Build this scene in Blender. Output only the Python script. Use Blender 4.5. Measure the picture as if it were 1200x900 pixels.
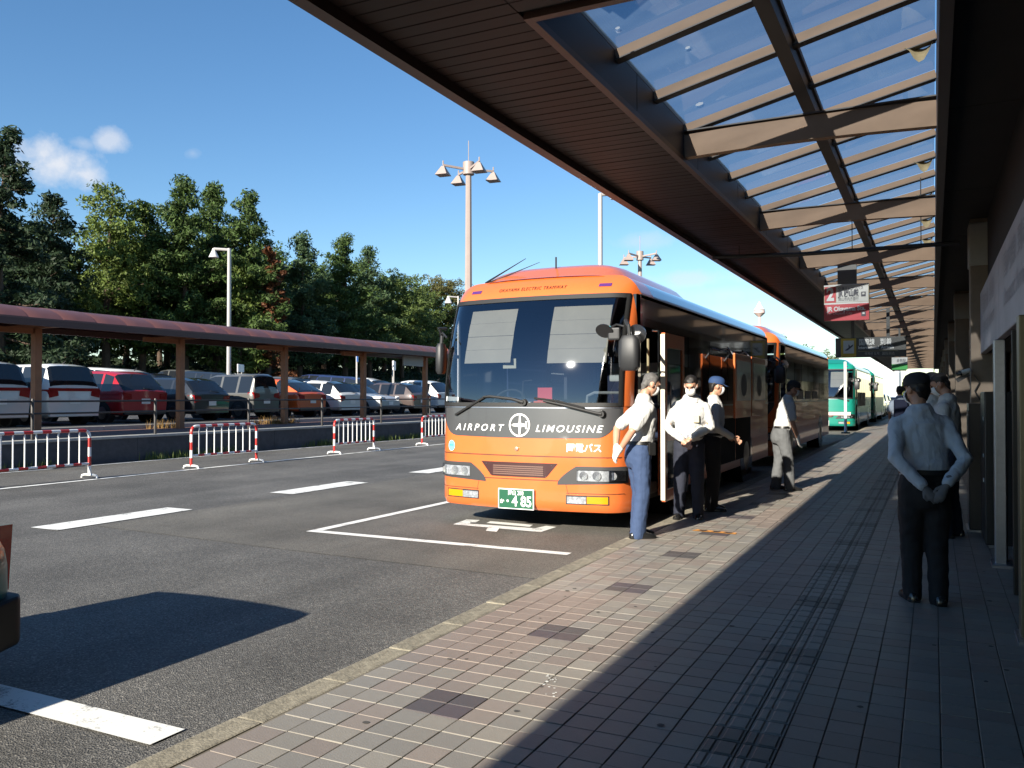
import bpy, bmesh, math, random
import numpy as np
from mathutils import Vector, Matrix

# ------------------------------------------------------------------ camera, sky, sun, exposure
for o in list(bpy.data.objects):
    bpy.data.objects.remove(o, do_unlink=True)
SC = bpy.context.scene
COL = SC.collection
F_PX, VX, VY, CAM_H = 990.0, 1093.5, 464.0, 1.46
PITCH = math.atan((VY - 450) / F_PX)
YAW = math.atan(((VX - 600) / F_PX) / (math.cos(PITCH) + math.sin(PITCH) * (VY - 450) / F_PX))
cd = bpy.data.cameras.new('camera'); cam = bpy.data.objects.new('camera', cd); COL.objects.link(cam)
cam.location = (0, 0, CAM_H); cam.rotation_euler = (math.pi / 2 + PITCH, 0, YAW)
cd.sensor_width = 36; cd.lens = F_PX / 1200 * 36; cd.clip_start = .05; cd.clip_end = 3000
SC.camera = cam
SC.render.resolution_x, SC.render.resolution_y = 1024, 768

SUN_TO = Vector((-.36, -2.25, 1.0)).normalized()          # towards the sun
SUN_EL = math.asin(SUN_TO.z); SUN_ROT = math.atan2(SUN_TO.x, SUN_TO.y)
w = bpy.data.worlds.new('World'); SC.world = w; w.use_nodes = True
nt = w.node_tree; nt.nodes.clear()
def N(nt, t, **k):
    n = nt.nodes.new(t)
    for a, b in k.items(): setattr(n, a, b)
    return n
out = N(nt, 'ShaderNodeOutputWorld'); bg = N(nt, 'ShaderNodeBackground')
sky = N(nt, 'ShaderNodeTexSky', sky_type='NISHITA')
sky.sun_disc = False; sky.sun_elevation = SUN_EL; sky.sun_rotation = SUN_ROT
sky.air_density = 1.0; sky.dust_density = .05; sky.ozone_density = 3.0
bg.inputs['Strength'].default_value = .075
def ray_dir(px, py):
    v = Vector(((px - 600) / F_PX, -(py - 450) / F_PX, -1.0)).normalized()
    return cam.rotation_euler.to_matrix() @ v
# a few small fair-weather clouds, placed by direction in the sky
tc = N(nt, 'ShaderNodeTexCoord')
nz = N(nt, 'ShaderNodeTexNoise'); nz.inputs['Scale'].default_value = 22; nz.inputs['Detail'].default_value = 7; nz.inputs['Roughness'].default_value = .6
nt.links.new(tc.outputs['Generated'], nz.inputs['Vector'])
def vm(op, a=None, b=None):
    n = N(nt, 'ShaderNodeVectorMath', operation=op)
    for i, q in enumerate((a, b)):
        if q is None: continue
        if hasattr(q, 'is_linked') or hasattr(q, 'links'): nt.links.new(q, n.inputs[i])
        else: n.inputs[i].default_value = q
    return n
def ma(op, a=None, b=None, clamp=False):
    n = N(nt, 'ShaderNodeMath', operation=op, use_clamp=clamp)
    for i, q in enumerate((a, b)):
        if q is None: continue
        if hasattr(q, 'links'): nt.links.new(q, n.inputs[i])
        else: n.inputs[i].default_value = q
    return n.outputs[0]
mask = None
for (px, py, wd, ht, dens) in [(70, 192, .050, .027, 1.0), (92, 203, .038, .018, .9), (50, 180, .030, .018, .9), (124, 164, .020, .015, .7), (97, 168, .016, .010, .45), (226, 180, .010, .007, .25),
                               (752, 283, .045, .012, .35), (812, 327, .07, .012, .5), (850, 345, .06, .014, .4), (905, 360, .10, .016, .4)]:
    d = ray_dir(px, py); right = Vector((d.y, -d.x, 0)).normalized(); up = right.cross(d)
    dif = vm('SUBTRACT', tc.outputs['Generated'], tuple(d)).outputs[0]
    a = ma('DIVIDE', vm('DOT_PRODUCT', dif, tuple(right)).outputs['Value'], wd)
    b = ma('DIVIDE', vm('DOT_PRODUCT', dif, tuple(up)).outputs['Value'], ht)
    r2 = ma('ADD', ma('MULTIPLY', a, a), ma('MULTIPLY', b, b))
    front = ma('GREATER_THAN', vm('DOT_PRODUCT', tc.outputs['Generated'], tuple(d)).outputs['Value'], .5)
    m = ma('MULTIPLY', ma('SUBTRACT', ma('ADD', 1.0, ma('MULTIPLY', ma('SUBTRACT', nz.outputs['Fac'], .5), 2.3)), ma('SQRT', r2)), 1.25, True)
    m = ma('MULTIPLY', ma('MULTIPLY', m, dens), front)
    mask = m if mask is None else ma('MAXIMUM', mask, m)
mix = N(nt, 'ShaderNodeMix', data_type='RGBA'); mix.inputs[7].default_value = (5.0, 5.15, 5.5, 1)
hs = N(nt, 'ShaderNodeHueSaturation'); hs.inputs['Saturation'].default_value = 1.16
nt.links.new(sky.outputs[0], hs.inputs['Color']); nt.links.new(hs.outputs[0], mix.inputs[6])
nt.links.new(ma('MULTIPLY', mask, .9), mix.inputs[0])
nt.links.new(mix.outputs[2], bg.inputs['Color']); nt.links.new(bg.outputs[0], out.inputs['Surface'])

try: w.cycles.sampling_method = 'MANUAL'; w.cycles.sample_map_resolution = 512
except Exception: pass
sd = bpy.data.lights.new('sun', 'SUN'); sd.energy = 5.0; sd.angle = math.radians(.53); sd.color = (1.0, .925, .80)
so = bpy.data.objects.new('sun', sd); COL.objects.link(so)
so.rotation_euler = SUN_TO.to_track_quat('Z', 'Y').to_euler(); so.location = SUN_TO * 60
SC.view_settings.view_transform = 'Standard'; SC.view_settings.look = 'None'
SC.view_settings.gamma = 1.0; SC.view_settings.exposure = 1.18
SC.render.engine = 'CYCLES'
try:
    SC.cycles.max_bounces = 8; SC.cycles.transparent_max_bounces = 16; SC.cycles.caustics_reflective = False
except Exception: pass

# ------------------------------------------------------------------ helpers
R = random.Random(7)
RZ = -.12                                    # road level; the pavement is z = 0
def onz(px, py, z=0.0):
    d = ray_dir(px, py); t = (z - CAM_H) / d.z; return Vector((0, 0, CAM_H)) + d * t
def onx(px, py, x):
    d = ray_dir(px, py); t = x / d.x; return Vector((0, 0, CAM_H)) + d * t
def ony(px, py, y):
    d = ray_dir(px, py); t = y / d.y; return Vector((0, 0, CAM_H)) + d * t

MATS = {}
def M(name, col, rough=.5, metal=0.0, var=0.0, vs=6.0, bump=0.0, bs=60.0, coat=0.0, spec=.5, emit=None, det=4, objcol=False, attr=None, vs2=None, bvec=None):
    if name in MATS: return MATS[name]
    m = bpy.data.materials.new(name); m.use_nodes = True; nt = m.node_tree
    b = nt.nodes['Principled BSDF']; L = nt.links.new
    b.inputs['Roughness'].default_value = rough; b.inputs['Metallic'].default_value = metal
    b.inputs['Specular IOR Level'].default_value = spec; b.inputs['Coat Weight'].default_value = coat
    b.inputs['Coat Roughness'].default_value = .04
    if len(col) == 3: col = (*col, 1)
    b.inputs['Base Color'].default_value = col
    src = None
    if objcol:
        oi = N(nt, 'ShaderNodeObjectInfo'); src = oi.outputs['Color']
    if attr:
        at = N(nt, 'ShaderNodeAttribute', attribute_name=attr); src = at.outputs['Color']
    tc = None
    if var or bump: tc = N(nt, 'ShaderNodeTexCoord')
    if var:
        nz = N(nt, 'ShaderNodeTexNoise'); nz.inputs['Scale'].default_value = vs; nz.inputs['Detail'].default_value = det; nz.inputs['Roughness'].default_value = .65
        L(tc.outputs['Object'], nz.inputs['Vector'])
        mr = N(nt, 'ShaderNodeMapRange'); mr.inputs['From Min'].default_value = .3; mr.inputs['From Max'].default_value = .7
        mr.inputs['To Min'].default_value = 1 - var; mr.inputs['To Max'].default_value = 1 + var
        fac = nz.outputs['Fac']
        if vs2:
            n2 = N(nt, 'ShaderNodeTexNoise'); n2.inputs['Scale'].default_value = vs2; n2.inputs['Detail'].default_value = 2
            L(tc.outputs['Object'], n2.inputs['Vector'])
            mm = N(nt, 'ShaderNodeMath', operation='ADD'); L(nz.outputs['Fac'], mm.inputs[0]); L(n2.outputs['Fac'], mm.inputs[1])
            m2 = N(nt, 'ShaderNodeMath', operation='MULTIPLY'); L(mm.outputs[0], m2.inputs[0]); m2.inputs[1].default_value = .5; fac = m2.outputs[0]
        L(fac, mr.inputs['Value'])
        mu = N(nt, 'ShaderNodeVectorMath', operation='SCALE'); L(mr.outputs[0], mu.inputs['Scale'])
        if src: L(src, mu.inputs[0])
        else: mu.inputs[0].default_value = col[:3]
        L(mu.outputs[0], b.inputs['Base Color'])
    elif src: L(src, b.inputs['Base Color'])
    if bump:
        n2 = N(nt, 'ShaderNodeTexNoise'); n2.inputs['Scale'].default_value = bs; n2.inputs['Detail'].default_value = 5
        L(tc.outputs['Object'], n2.inputs['Vector'])
        bp = N(nt, 'ShaderNodeBump'); bp.inputs['Strength'].default_value = bump; bp.inputs['Distance'].default_value = .02
        if bvec:
            mpb = N(nt, 'ShaderNodeMapping'); mpb.inputs['Scale'].default_value = bvec; L(tc.outputs['Object'], mpb.inputs[0]); L(mpb.outputs[0], n2.inputs['Vector']); n2.inputs['Scale'].default_value = 1.0; n2.inputs['Distortion'].default_value = 1.2; n2.inputs['Detail'].default_value = 3
        L(n2.outputs['Fac'], bp.inputs['Height']); L(bp.outputs[0], b.inputs['Normal'])
    if emit:
        b.inputs['Emission Color'].default_value = (*emit[:3], 1); b.inputs['Emission Strength'].default_value = emit[3]
    MATS[name] = m; return m
def M_glass(name, tint=(.1, .12, .14), refl=1.0, rough=.0, ior=1.5, dirt=0.0):
    """see-through pane: tinted transparency under a Fresnel reflection"""
    if name in MATS: return MATS[name]
    m = bpy.data.materials.new(name); m.use_nodes = True; nt = m.node_tree; nt.nodes.clear(); L = nt.links.new
    o = N(nt, 'ShaderNodeOutputMaterial'); mx = N(nt, 'ShaderNodeMixShader'); tr = N(nt, 'ShaderNodeBsdfTransparent'); gl = N(nt, 'ShaderNodeBsdfGlossy')
    fr = N(nt, 'ShaderNodeFresnel'); fr.inputs['IOR'].default_value = ior
    mp = N(nt, 'ShaderNodeMath', operation='MULTIPLY', use_clamp=True); mp.inputs[1].default_value = refl
    L(fr.outputs[0], mp.inputs[0]); L(mp.outputs[0], mx.inputs[0]); tr.inputs[0].default_value = (*tint, 1)
    gl.inputs['Roughness'].default_value = rough; gl.inputs[0].default_value = (.9, .93, 1, 1)
    last = tr.outputs[0]
    if dirt:
        df = N(nt, 'ShaderNodeBsdfTranslucent'); df.inputs[0].default_value = (.17, .25, .36, 1)
        tcd = N(nt, 'ShaderNodeTexCoord'); nz = N(nt, 'ShaderNodeTexNoise'); nz.inputs['Scale'].default_value = 1.6; nz.inputs['Detail'].default_value = 6
        mpv = N(nt, 'ShaderNodeMapping'); mpv.inputs['Scale'].default_value = (.6, 2.5, 2.5)
        L(tcd.outputs['Object'], mpv.inputs[0]); L(mpv.outputs[0], nz.inputs['Vector'])
        mr = N(nt, 'ShaderNodeMapRange'); mr.inputs['From Min'].default_value = .35; mr.inputs['From Max'].default_value = .75; mr.inputs['To Min'].default_value = dirt * .6; mr.inputs['To Max'].default_value = dirt * 1.3
        L(nz.outputs['Fac'], mr.inputs['Value'])
        m2 = N(nt, 'ShaderNodeMixShader'); L(mr.outputs[0], m2.inputs[0]); L(tr.outputs[0], m2.inputs[1]); L(df.outputs[0], m2.inputs[2]); last = m2.outputs[0]
    L(last, mx.inputs[1]); L(gl.outputs[0], mx.inputs[2]); L(mx.outputs[0], o.inputs[0])
    MATS[name] = m; return m

def tag(o, label=None, cat=None, group=None, kind=None):
    if label: o['label'] = label
    if cat: o['category'] = cat
    if group: o['group'] = group
    if kind: o['kind'] = kind
    return o
def thing(name, label, cat, loc=(0, 0, 0), rz=0.0, group=None):
    o = bpy.data.objects.new(name, None); COL.objects.link(o); o.empty_display_size = .2
    o.location = loc; o.rotation_euler = (0, 0, rz); return tag(o, label, cat, group)
def link(name, me, parent=None, loc=None, rz=None):
    o = bpy.data.objects.new(name, me); COL.objects.link(o)
    if parent is not None: o.parent = parent
    if loc is not None: o.location = loc
    if rz is not None: o.rotation_euler = (0, 0, rz)
    return o
def copy_tree(o, parent=None):
    c = o.copy(); COL.objects.link(c); c.parent = parent
    for ch in list(o.children): copy_tree(ch, c)
    return c

class MB:
    """collects shapes; build() links them as ONE mesh object"""
    def __init__(s): s.v = []; s.f = []; s.m = []
    def add(s, vs, fs, mi=0):
        b = len(s.v); s.v += [tuple(map(float, p)) for p in vs]
        for f in fs: s.f.append(tuple(i + b for i in f)); s.m.append(mi)
        return s
    def box(s, x0, x1, y0, y1, z0, z1, mi=0):
        return s.add([(x0, y0, z0), (x1, y0, z0), (x1, y1, z0), (x0, y1, z0), (x0, y0, z1), (x1, y0, z1), (x1, y1, z1), (x0, y1, z1)],
                     [(0, 3, 2, 1), (4, 5, 6, 7), (0, 1, 5, 4), (1, 2, 6, 5), (2, 3, 7, 6), (3, 0, 4, 7)], mi)
    def bar(s, p0, p1, wd, ht, up=(0, 0, 1), mi=0):
        p0, p1 = Vector(p0), Vector(p1); d = (p1 - p0).normalized(); u = Vector(up)
        r = d.cross(u); r = r.normalized() if r.length > 1e-6 else Vector((1, 0, 0)); u = r.cross(d).normalized()
        q = [p + r * a * wd / 2 + u * b * ht / 2 for p in (p0, p1) for a, b in ((-1, -1), (1, -1), (1, 1), (-1, 1))]
        return s.add(q, [(0, 1, 2, 3), (7, 6, 5, 4), (0, 4, 5, 1), (1, 5, 6, 2), (2, 6, 7, 3), (3, 7, 4, 0)], mi)
    def tube(s, pts, r, n=10, caps=True, mi=0):
        pts = [Vector(p) for p in pts]; k = len(pts); rs = r if isinstance(r, (list, tuple)) else [r] * k
        rings = []; prev = None
        for i, p in enumerate(pts):
            d = (pts[min(i + 1, k - 1)] - pts[max(i - 1, 0)]).normalized()
            if prev is None:
                a = d.orthogonal().normalized()
            else:
                a = prev - d * prev.dot(d); a = a.normalized() if a.length > 1e-6 else d.orthogonal().normalized()
            prev = a; b = d.cross(a)
            rings.append([p + (a * math.cos(2 * math.pi * j / n) + b * math.sin(2 * math.pi * j / n)) * rs[i] for j in range(n)])
        return s.loft(rings, True, caps, mi)
    def loft(s, rings, closed=True, caps=True, mi=0):
        n = len(rings[0]); vs = [p for r in rings for p in r]; fs = []
        for i in range(len(rings) - 1):
            for j in range(n if closed else n - 1):
                a, b = i * n + j, i * n + (j + 1) % n
                fs.append((a, b, b + n, a + n))
        if caps: fs.append(tuple(range(n - 1, -1, -1))); fs.append(tuple((len(rings) - 1) * n + j for j in range(n)))
        return s.add(vs, fs, mi)
    def prism(s, poly, off, mi=0):
        """poly: 3-D polygon, pushed along off"""
        n = len(poly); o = Vector(off); vs = [Vector(p) for p in poly] + [Vector(p) + o for p in poly]
        return s.add(vs, [tuple(range(n))] + [tuple(range(2 * n - 1, n - 1, -1))] + [(j, j + n, (j + 1) % n + n, (j + 1) % n) for j in range(n)], mi)
    def sphere(s, c, r, n=10, mi=0):
        c = Vector(c); rx, ry, rz = r if isinstance(r, (tuple, list)) else (r, r, r); k = max(4, n // 2 + 1)
        rings = []
        for i in range(1, k):
            t = math.pi * i / k
            rings.append([c + Vector((rx * math.sin(t) * math.cos(2 * math.pi * j / n), ry * math.sin(t) * math.sin(2 * math.pi * j / n), -rz * math.cos(t))) for j in range(n)])
        vs = [c + Vector((0, 0, -rz))] + [p for q in rings for p in q] + [c + Vector((0, 0, rz))]; fs = []
        for j in range(n):
            fs.append((0, 1 + (j + 1) % n, 1 + j)); fs.append((len(vs) - 1, 1 + (k - 2) * n + j, 1 + (k - 2) * n + (j + 1) % n))
        for i in range(k - 2):
            for j in range(n):
                a, b = 1 + i * n + j, 1 + i * n + (j + 1) % n; fs.append((a, b, b + n, a + n))
        return s.add(vs, fs, mi)
    def xform(s, mat): s.v = [tuple(mat @ Vector(p)) for p in s.v]; return s
    def mesh(s, name, mats, smooth=False, bevel=0.0, seg=2, fix=True, ang=35):
        me = bpy.data.meshes.new(name); me.from_pydata(s.v, [], s.f)
        for m in (mats if isinstance(mats, (list, tuple)) else [mats]): me.materials.append(m)
        if max(s.m, default=0): me.polygons.foreach_set('material_index', s.m)
        if fix or bevel:
            bm = bmesh.new(); bm.from_mesh(me)
            if fix: bmesh.ops.recalc_face_normals(bm, faces=bm.faces)
            if bevel:
                es = [e for e in bm.edges if len(e.link_faces) == 2 and e.calc_face_angle(0) > .5]
                bmesh.ops.bevel(bm, geom=es, offset=bevel, segments=seg, affect='EDGES', clamp_overlap=True, profile=.6)
            bm.to_mesh(me); bm.free()
        if smooth:
            me.polygons.foreach_set('use_smooth', [True] * len(me.polygons))
            try: me.set_sharp_from_angle(angle=math.radians(ang))
            except Exception: pass
        me.update(); return me
    def build(s, name, mats, parent=None, smooth=False, bevel=0.0, seg=2, fix=True, ang=35, loc=None, rz=None):
        return link(name, s.mesh(name, mats, smooth, bevel, seg, fix, ang), parent, loc, rz)

def text_mesh(txt, size=1.0, bold=0.0, shear=0.0, space=1.0, ext=0.0, align='CENTER'):
    """vertices (x, y) and faces of a line of lettering, baseline-centred at the origin"""
    cu = bpy.data.curves.new('lettering', 'FONT'); cu.body = txt; cu.size = size; cu.offset = bold; cu.shear = shear; cu.space_character = space
    cu.align_x = align; cu.align_y = 'CENTER'; cu.resolution_u = 3; cu.extrude = ext
    ob = bpy.data.objects.new('lettering', cu); COL.objects.link(ob)
    dg = bpy.context.evaluated_depsgraph_get(); me = bpy.data.meshes.new_from_object(ob.evaluated_get(dg))
    vs = [tuple(v.co) for v in me.vertices]; fs = [tuple(p.vertices) for p in me.polygons]
    bpy.data.objects.remove(ob, do_unlink=True); bpy.data.curves.remove(cu); bpy.data.meshes.remove(me)
    return vs, fs
def lettering(name, txt, mat, parent, origin, ux, uy, size, width=None, bold=0.0, shear=0.0, space=1.0, fmap=None, align='CENTER'):
    vs, fs = text_mesh(txt, size, bold, shear, space, align=align)
    if not vs: return None
    xs = [v[0] for v in vs]; k = 1.0
    if width: k = width / (max(xs) - min(xs))
    o, ux, uy = (Vector(origin) if not fmap else None), Vector(ux), Vector(uy)
    mb = MB(); mb.add([fmap(v[0] * k, v[1]) if fmap else o + ux * v[0] * k + uy * v[1] for v in vs], fs)
    return mb.build(name, mat, parent, fix=False)
# ------------------------------------------------------------------ ground, road, pavement
def asphalt(name, base, spark, scale):
    m = bpy.data.materials.new(name); m.use_nodes = True; nt = m.node_tree; b = nt.nodes['Principled BSDF']; L = nt.links.new
    tc = N(nt, 'ShaderNodeTexCoord')
    vo = N(nt, 'ShaderNodeTexVoronoi'); vo.inputs['Scale'].default_value = scale; L(tc.outputs['Object'], vo.inputs['Vector'])
    cr = N(nt, 'ShaderNodeValToRGB'); e = cr.color_ramp.elements
    e[0].position = 0; e[0].color = (*[c * .55 for c in base], 1); e[1].position = 1; e[1].color = (*spark, 1)
    for p, k in ((.45, .9), (.8, 1.25), (.93, 1.6)):
        q = e.new(p); q.color = (*[c * k for c in base], 1)
    sp = N(nt, 'ShaderNodeSeparateColor'); L(vo.outputs['Color'], sp.inputs[0]); L(sp.outputs[0], cr.inputs[0])
    nz = N(nt, 'ShaderNodeTexNoise'); nz.inputs['Scale'].default_value = .55; nz.inputs['Detail'].default_value = 6; nz.inputs['Roughness'].default_value = .6
    L(tc.outputs['Object'], nz.inputs['Vector'])
    mr = N(nt, 'ShaderNodeMapRange'); mr.inputs['From Min'].default_value = .3; mr.inputs['From Max'].default_value = .7; mr.inputs['To Min'].default_value = .72; mr.inputs['To Max'].default_value = 1.28
    L(nz.outputs['Fac'], mr.inputs['Value'])
    mp = N(nt, 'ShaderNodeMapping'); mp.inputs['Scale'].default_value = (1.5, .07, 1); L(tc.outputs['Object'], mp.inputs[0])
    n3 = N(nt, 'ShaderNodeTexNoise'); n3.inputs['Scale'].default_value = 1; n3.inputs['Detail'].default_value = 4; L(mp.outputs[0], n3.inputs['Vector'])
    m3 = N(nt, 'ShaderNodeMapRange'); m3.inputs['From Min'].default_value = .3; m3.inputs['From Max'].default_value = .7; m3.inputs['To Min'].default_value = .84; m3.inputs['To Max'].default_value = 1.14; L(n3.outputs['Fac'], m3.inputs['Value'])
    mm = N(nt, 'ShaderNodeMath', operation='MULTIPLY'); L(mr.outputs[0], mm.inputs[0]); L(m3.outputs[0], mm.inputs[1])
    mu = N(nt, 'ShaderNodeVectorMath', operation='SCALE'); L(cr.outputs[0], mu.inputs[0]); L(mm.outputs[0], mu.inputs['Scale'])
    L(mu.outputs[0], b.inputs['Base Color']); b.inputs['Roughness'].default_value = .72; b.inputs['Specular IOR Level'].default_value = .35
    bp = N(nt, 'ShaderNodeBump'); bp.inputs['Strength'].default_value = .8; bp.inputs['Distance'].default_value = .006
    L(vo.outputs['Distance'], bp.inputs['Height']); L(bp.outputs[0], b.inputs['Normal'])
    return m
A_ROAD = asphalt('asphalt_coarse', (.115, .111, .102), (.26, .245, .215), 105)
A_BAY = asphalt('asphalt_fine', (.138, .130, .113), (.26, .25, .21), 170)
A_LOT = asphalt('asphalt_lot', (.07, .07, .07), (.2, .2, .2), 60)
GROUND = M('field', (.05, .07, .03), .9, var=.4, vs=.05)
mb = MB(); mb.add([(-1500, -600, RZ - .35), (900, -600, RZ - .35), (900, 1800, RZ - .35), (-1500, 1800, RZ - .35)], [(0, 1, 2, 3)])
tag(mb.build('ground', GROUND), kind='structure')
mb = MB(); mb.add([(-17.35, -30, RZ), (-2.70, -30, RZ), (-2.70, 220, RZ), (-17.35, 220, RZ)], [(0, 1, 2, 3)])
road = tag(mb.build('road', A_ROAD), kind='structure')
mb = MB(); mb.add([(-9.1, 6.95, RZ + .004), (-6.0, 6.75, RZ + .004), (-2.72, 6.62, RZ + .004), (-2.72, 120, RZ + .004), (-9.1, 120, RZ + .004)], [(0, 1, 2, 3, 4)])
mb.build('resurfaced_bay', A_BAY, road)
# painted lines: worn white paint, each line a sheet 4 mm over the road
def paint_mat(name, wear):
    m = bpy.data.materials.new(name); m.use_nodes = True; nt = m.node_tree; b = nt.nodes['Principled BSDF']; L = nt.links.new
    tc = N(nt, 'ShaderNodeTexCoord'); nz = N(nt, 'ShaderNodeTexNoise'); nz.inputs['Scale'].default_value = 45; nz.inputs['Detail'].default_value = 5; nz.inputs['Roughness'].default_value = .7
    n2 = N(nt, 'ShaderNodeTexNoise'); n2.inputs['Scale'].default_value = 5; n2.inputs['Detail'].default_value = 4
    L(tc.outputs['Object'], nz.inputs['Vector']); L(tc.outputs['Object'], n2.inputs['Vector'])
    ad = N(nt, 'ShaderNodeMath', operation='MULTIPLY'); L(nz.outputs['Fac'], ad.inputs[0]); L(n2.outputs['Fac'], ad.inputs[1])
    cr = N(nt, 'ShaderNodeValToRGB'); e = cr.color_ramp.elements; e[0].position = wear - .03; e[0].color = (.12, .12, .11, 1); e[1].position = wear + .06; e[1].color = (.80, .80, .76, 1)
    L(ad.outputs[0], cr.inputs[0]); L(cr.outputs[0], b.inputs['Base Color']); b.inputs['Roughness'].default_value = .7
    return m
PAINT = paint_mat('road_paint', .155)
def strip(name, p, z=RZ + .0085):
    mb = MB(); mb.add([(q[0], q[1], z) for q in p], [tuple(range(len(p)))]); return mb.build(name, PAINT, road)
def pxs(pts): return [onz(x, y, RZ) for x, y in pts]
def line(p0, p1, wd, name='line_marking', z=RZ + .0085):
    p0, p1 = Vector(p0[:2]), Vector(p1[:2]); d = (p1 - p0).normalized(); n = Vector((-d.y, d.x)) * wd / 2
    return strip(name, [p0 - n, p1 - n, p1 + n, p0 + n], z)
line((-8.4, 2.80), (-3.17, 2.80), .20, 'bay_end_line')
line((-6.53, 7.80), (-3.25, 7.80), .13, 'bay_end_line')
line((-6.46, 7.875), (-6.40, 20.0), .13, 'bay_side_line', RZ + .0095)
for k in range(14):
    y = 6.5 + 4.07 * k
    strip('lane_dash', [(-9.68, y), (-9.19, y), (-9.19, y + 2.02), (-9.68, y + 2.02)])
line((-13.85, -10), (-14.95, 60), .13, 'edge_line')
line((-17.05, -10), (-17.05, 11.95), .12, 'edge_line'); line((-17.05, 12.75), (-17.05, 60), .12, 'edge_line')
S = 7.5
def gl(pts): return pxs([(500 + a / S, 520 + b / S) for a, b in pts])
strip('stop_letter_bar', gl([(232, 714), (272, 700), (1040, 755), (1005, 783)]))
strip('stop_letter_stroke', gl([(275, 699), (350, 672), (468, 677), (435, 697), (385, 697), (380, 708)]), RZ + .0095)
strip('stop_letter_stroke', gl([(960, 748), (1050, 728), (1140, 738), (1010, 781)]), RZ + .0095)
strip('stop_letter_stroke', gl([(545, 728), (650, 736), (615, 782), (520, 772)]), RZ + .0105)
strip('stop_letter_bar', gl([(560, 686), (935, 718), (905, 737), (525, 702)]))
# kerb stones
CONC = M('kerb_concrete', (.25, .225, .17), .85, var=.5, vs=3, bump=.3, bs=70, vs2=22)
mb = MB(); mb.box(-.08, .08, .002, .598, -.3, 0); stone = mb.mesh('kerb_stone', CONC, bevel=.012, seg=2)
kerb = thing('kerb', None, None); kerb['kind'] = 'structure'
for k in range(130):
    o = link('kerb_stone', stone, kerb, (-2.773 + R.uniform(-.002, .002), 2.30 - 4.8 + .6 * k, R.uniform(-.003, .003)))
# pavement: base slab and tiles of 150 mm
X0, Y0, T = -2.68, 3.475, .15
GROUT = M('tile_grout', (.15, .132, .105), .9, var=.3, vs=2)
mb = MB(); mb.add([(-2.70, -21, -.005), (3.6, -21, -.005), (3.6, 82, -.005), (-2.70, 82, -.005)], [(0, 1, 2, 3)])
pave = tag(mb.build('pavement', GROUT), kind='structure')
def tile_mat(name, **k): return M(name, (.3, .3, .3), .5, var=.13, vs=9, bump=.12, bs=120, spec=.28, vs2=1.1, **k)
TILE_A = tile_mat('paving_tile', objcol=True); TILE_B = tile_mat('paving_tile_far', attr='tint')
def tile_color(i, j, rnd):
    base = [(.205, .190, .166), (.215, .198, .170), (.198, .186, .166), (.208, .178, .155), (.212, .182, .158), (.222, .206, .178)][rnd.randrange(6)]
    patch = math.sin(i * .55 + j * .09) + math.sin(j * .21 - i * .3)
    if patch > 1.0: base = (.215, .178, .152)
    k = 1.2 * rnd.uniform(.93, 1.06); return tuple(c * k for c in base)
CC = [onz(518.7, 822.7), onz(650.5, 738.5), onz(734.5, 686.5)]
clusters = set()
step = (CC[2].y - CC[0].y) / 2
for k in range(-2, 14):
    for xo in (CC[0].x, CC[0].x - 1.5 * 0 ):
        ci = round((xo - X0) / T); cj = round((CC[0].y + step * k - Y0) / T)
        clusters |= {(ci - 1, cj - 1), (ci, cj - 1), (ci - 1, cj), (ci, cj)}
TX0, TX1 = 12, 14                                  # columns taken by the tactile guide strip
rnd = random.Random(3)
tiles = []
for j in range(-60, 520):
    for i in range(0, 41):
        if TX0 <= i < TX1: continue
        c = tile_color(i, j, rnd)
        if (i, j) in clusters: c = tuple(q * (.45 + .05 * rnd.random()) for q in (.20, .18, .18))
        tiles.append((i, j, c))
def seen(x, y):
    v = cam.rotation_euler.to_matrix().inverted() @ Vector((x, y, -CAM_H))
    if v.z > -.3: return None
    px, py = 600 - F_PX * v.x / v.z, 450 + F_PX * v.y / v.z
    return (px, py)
cand = []
for t in tiles:
    x, y = X0 + (t[0] + .5) * T, Y0 + (t[1] + .5) * T
    p = seen(x, y)
    if p and -8 < p[0] < 1208 and 0 < p[1] < 908 and x < .62: cand.append((x * x + y * y, t))
cand.sort(key=lambda q: q[0]); near = {(q[1][0], q[1][1]) for q in cand[:300]}
mb = MB(); g = .0032; mb.box(g, T - g * .6, g * .9, T - g * .8, -.012, 0); tile_me = mb.mesh('paving_tile', TILE_A, bevel=.002, seg=1)
vs, fs, tint = [], [], []
for (i, j, c) in tiles:
    x, y = X0 + i * T, Y0 + j * T; dz = rnd.uniform(-.0012, .0012)
    if (i, j) in near:
        o = link('paving_tile', tile_me, pave, (x, y, dz)); o.color = (*c, 1); o.rotation_euler = (rnd.uniform(-.004, .004), rnd.uniform(-.004, .004), 0)
        continue
    b = len(vs); x0, x1, y0, y1 = x + g, x + T - g * .6, y + g * .9, y + T - g * .8
    vs += [(x0, y0, dz), (x1, y0, dz), (x1, y1, dz), (x0, y1, dz), (x0, y0, -.012), (x1, y0, -.012), (x1, y1, -.012), (x0, y1, -.012)]
    ff = [(0, 1, 2, 3)] + ([(4, 5, 1, 0), (5, 6, 2, 1), (6, 7, 3, 2), (7, 4, 0, 3)] if y < 25 else [])
    fs += [tuple(q + b for q in f) for f in ff]; tint += [c] * len(ff)
me = bpy.data.meshes.new('paving_tiles'); me.from_pydata(vs, [], fs); me.materials.append(TILE_B)
ca = me.color_attributes.new('tint', 'FLOAT_COLOR', 'CORNER')
arr = np.repeat(np.array([(*c, 1) for c in tint], np.float32), 4, axis=0); ca.data.foreach_set('color', arr.ravel())
tag(link('paving_tiles', me, pave), kind='stuff')
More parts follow.
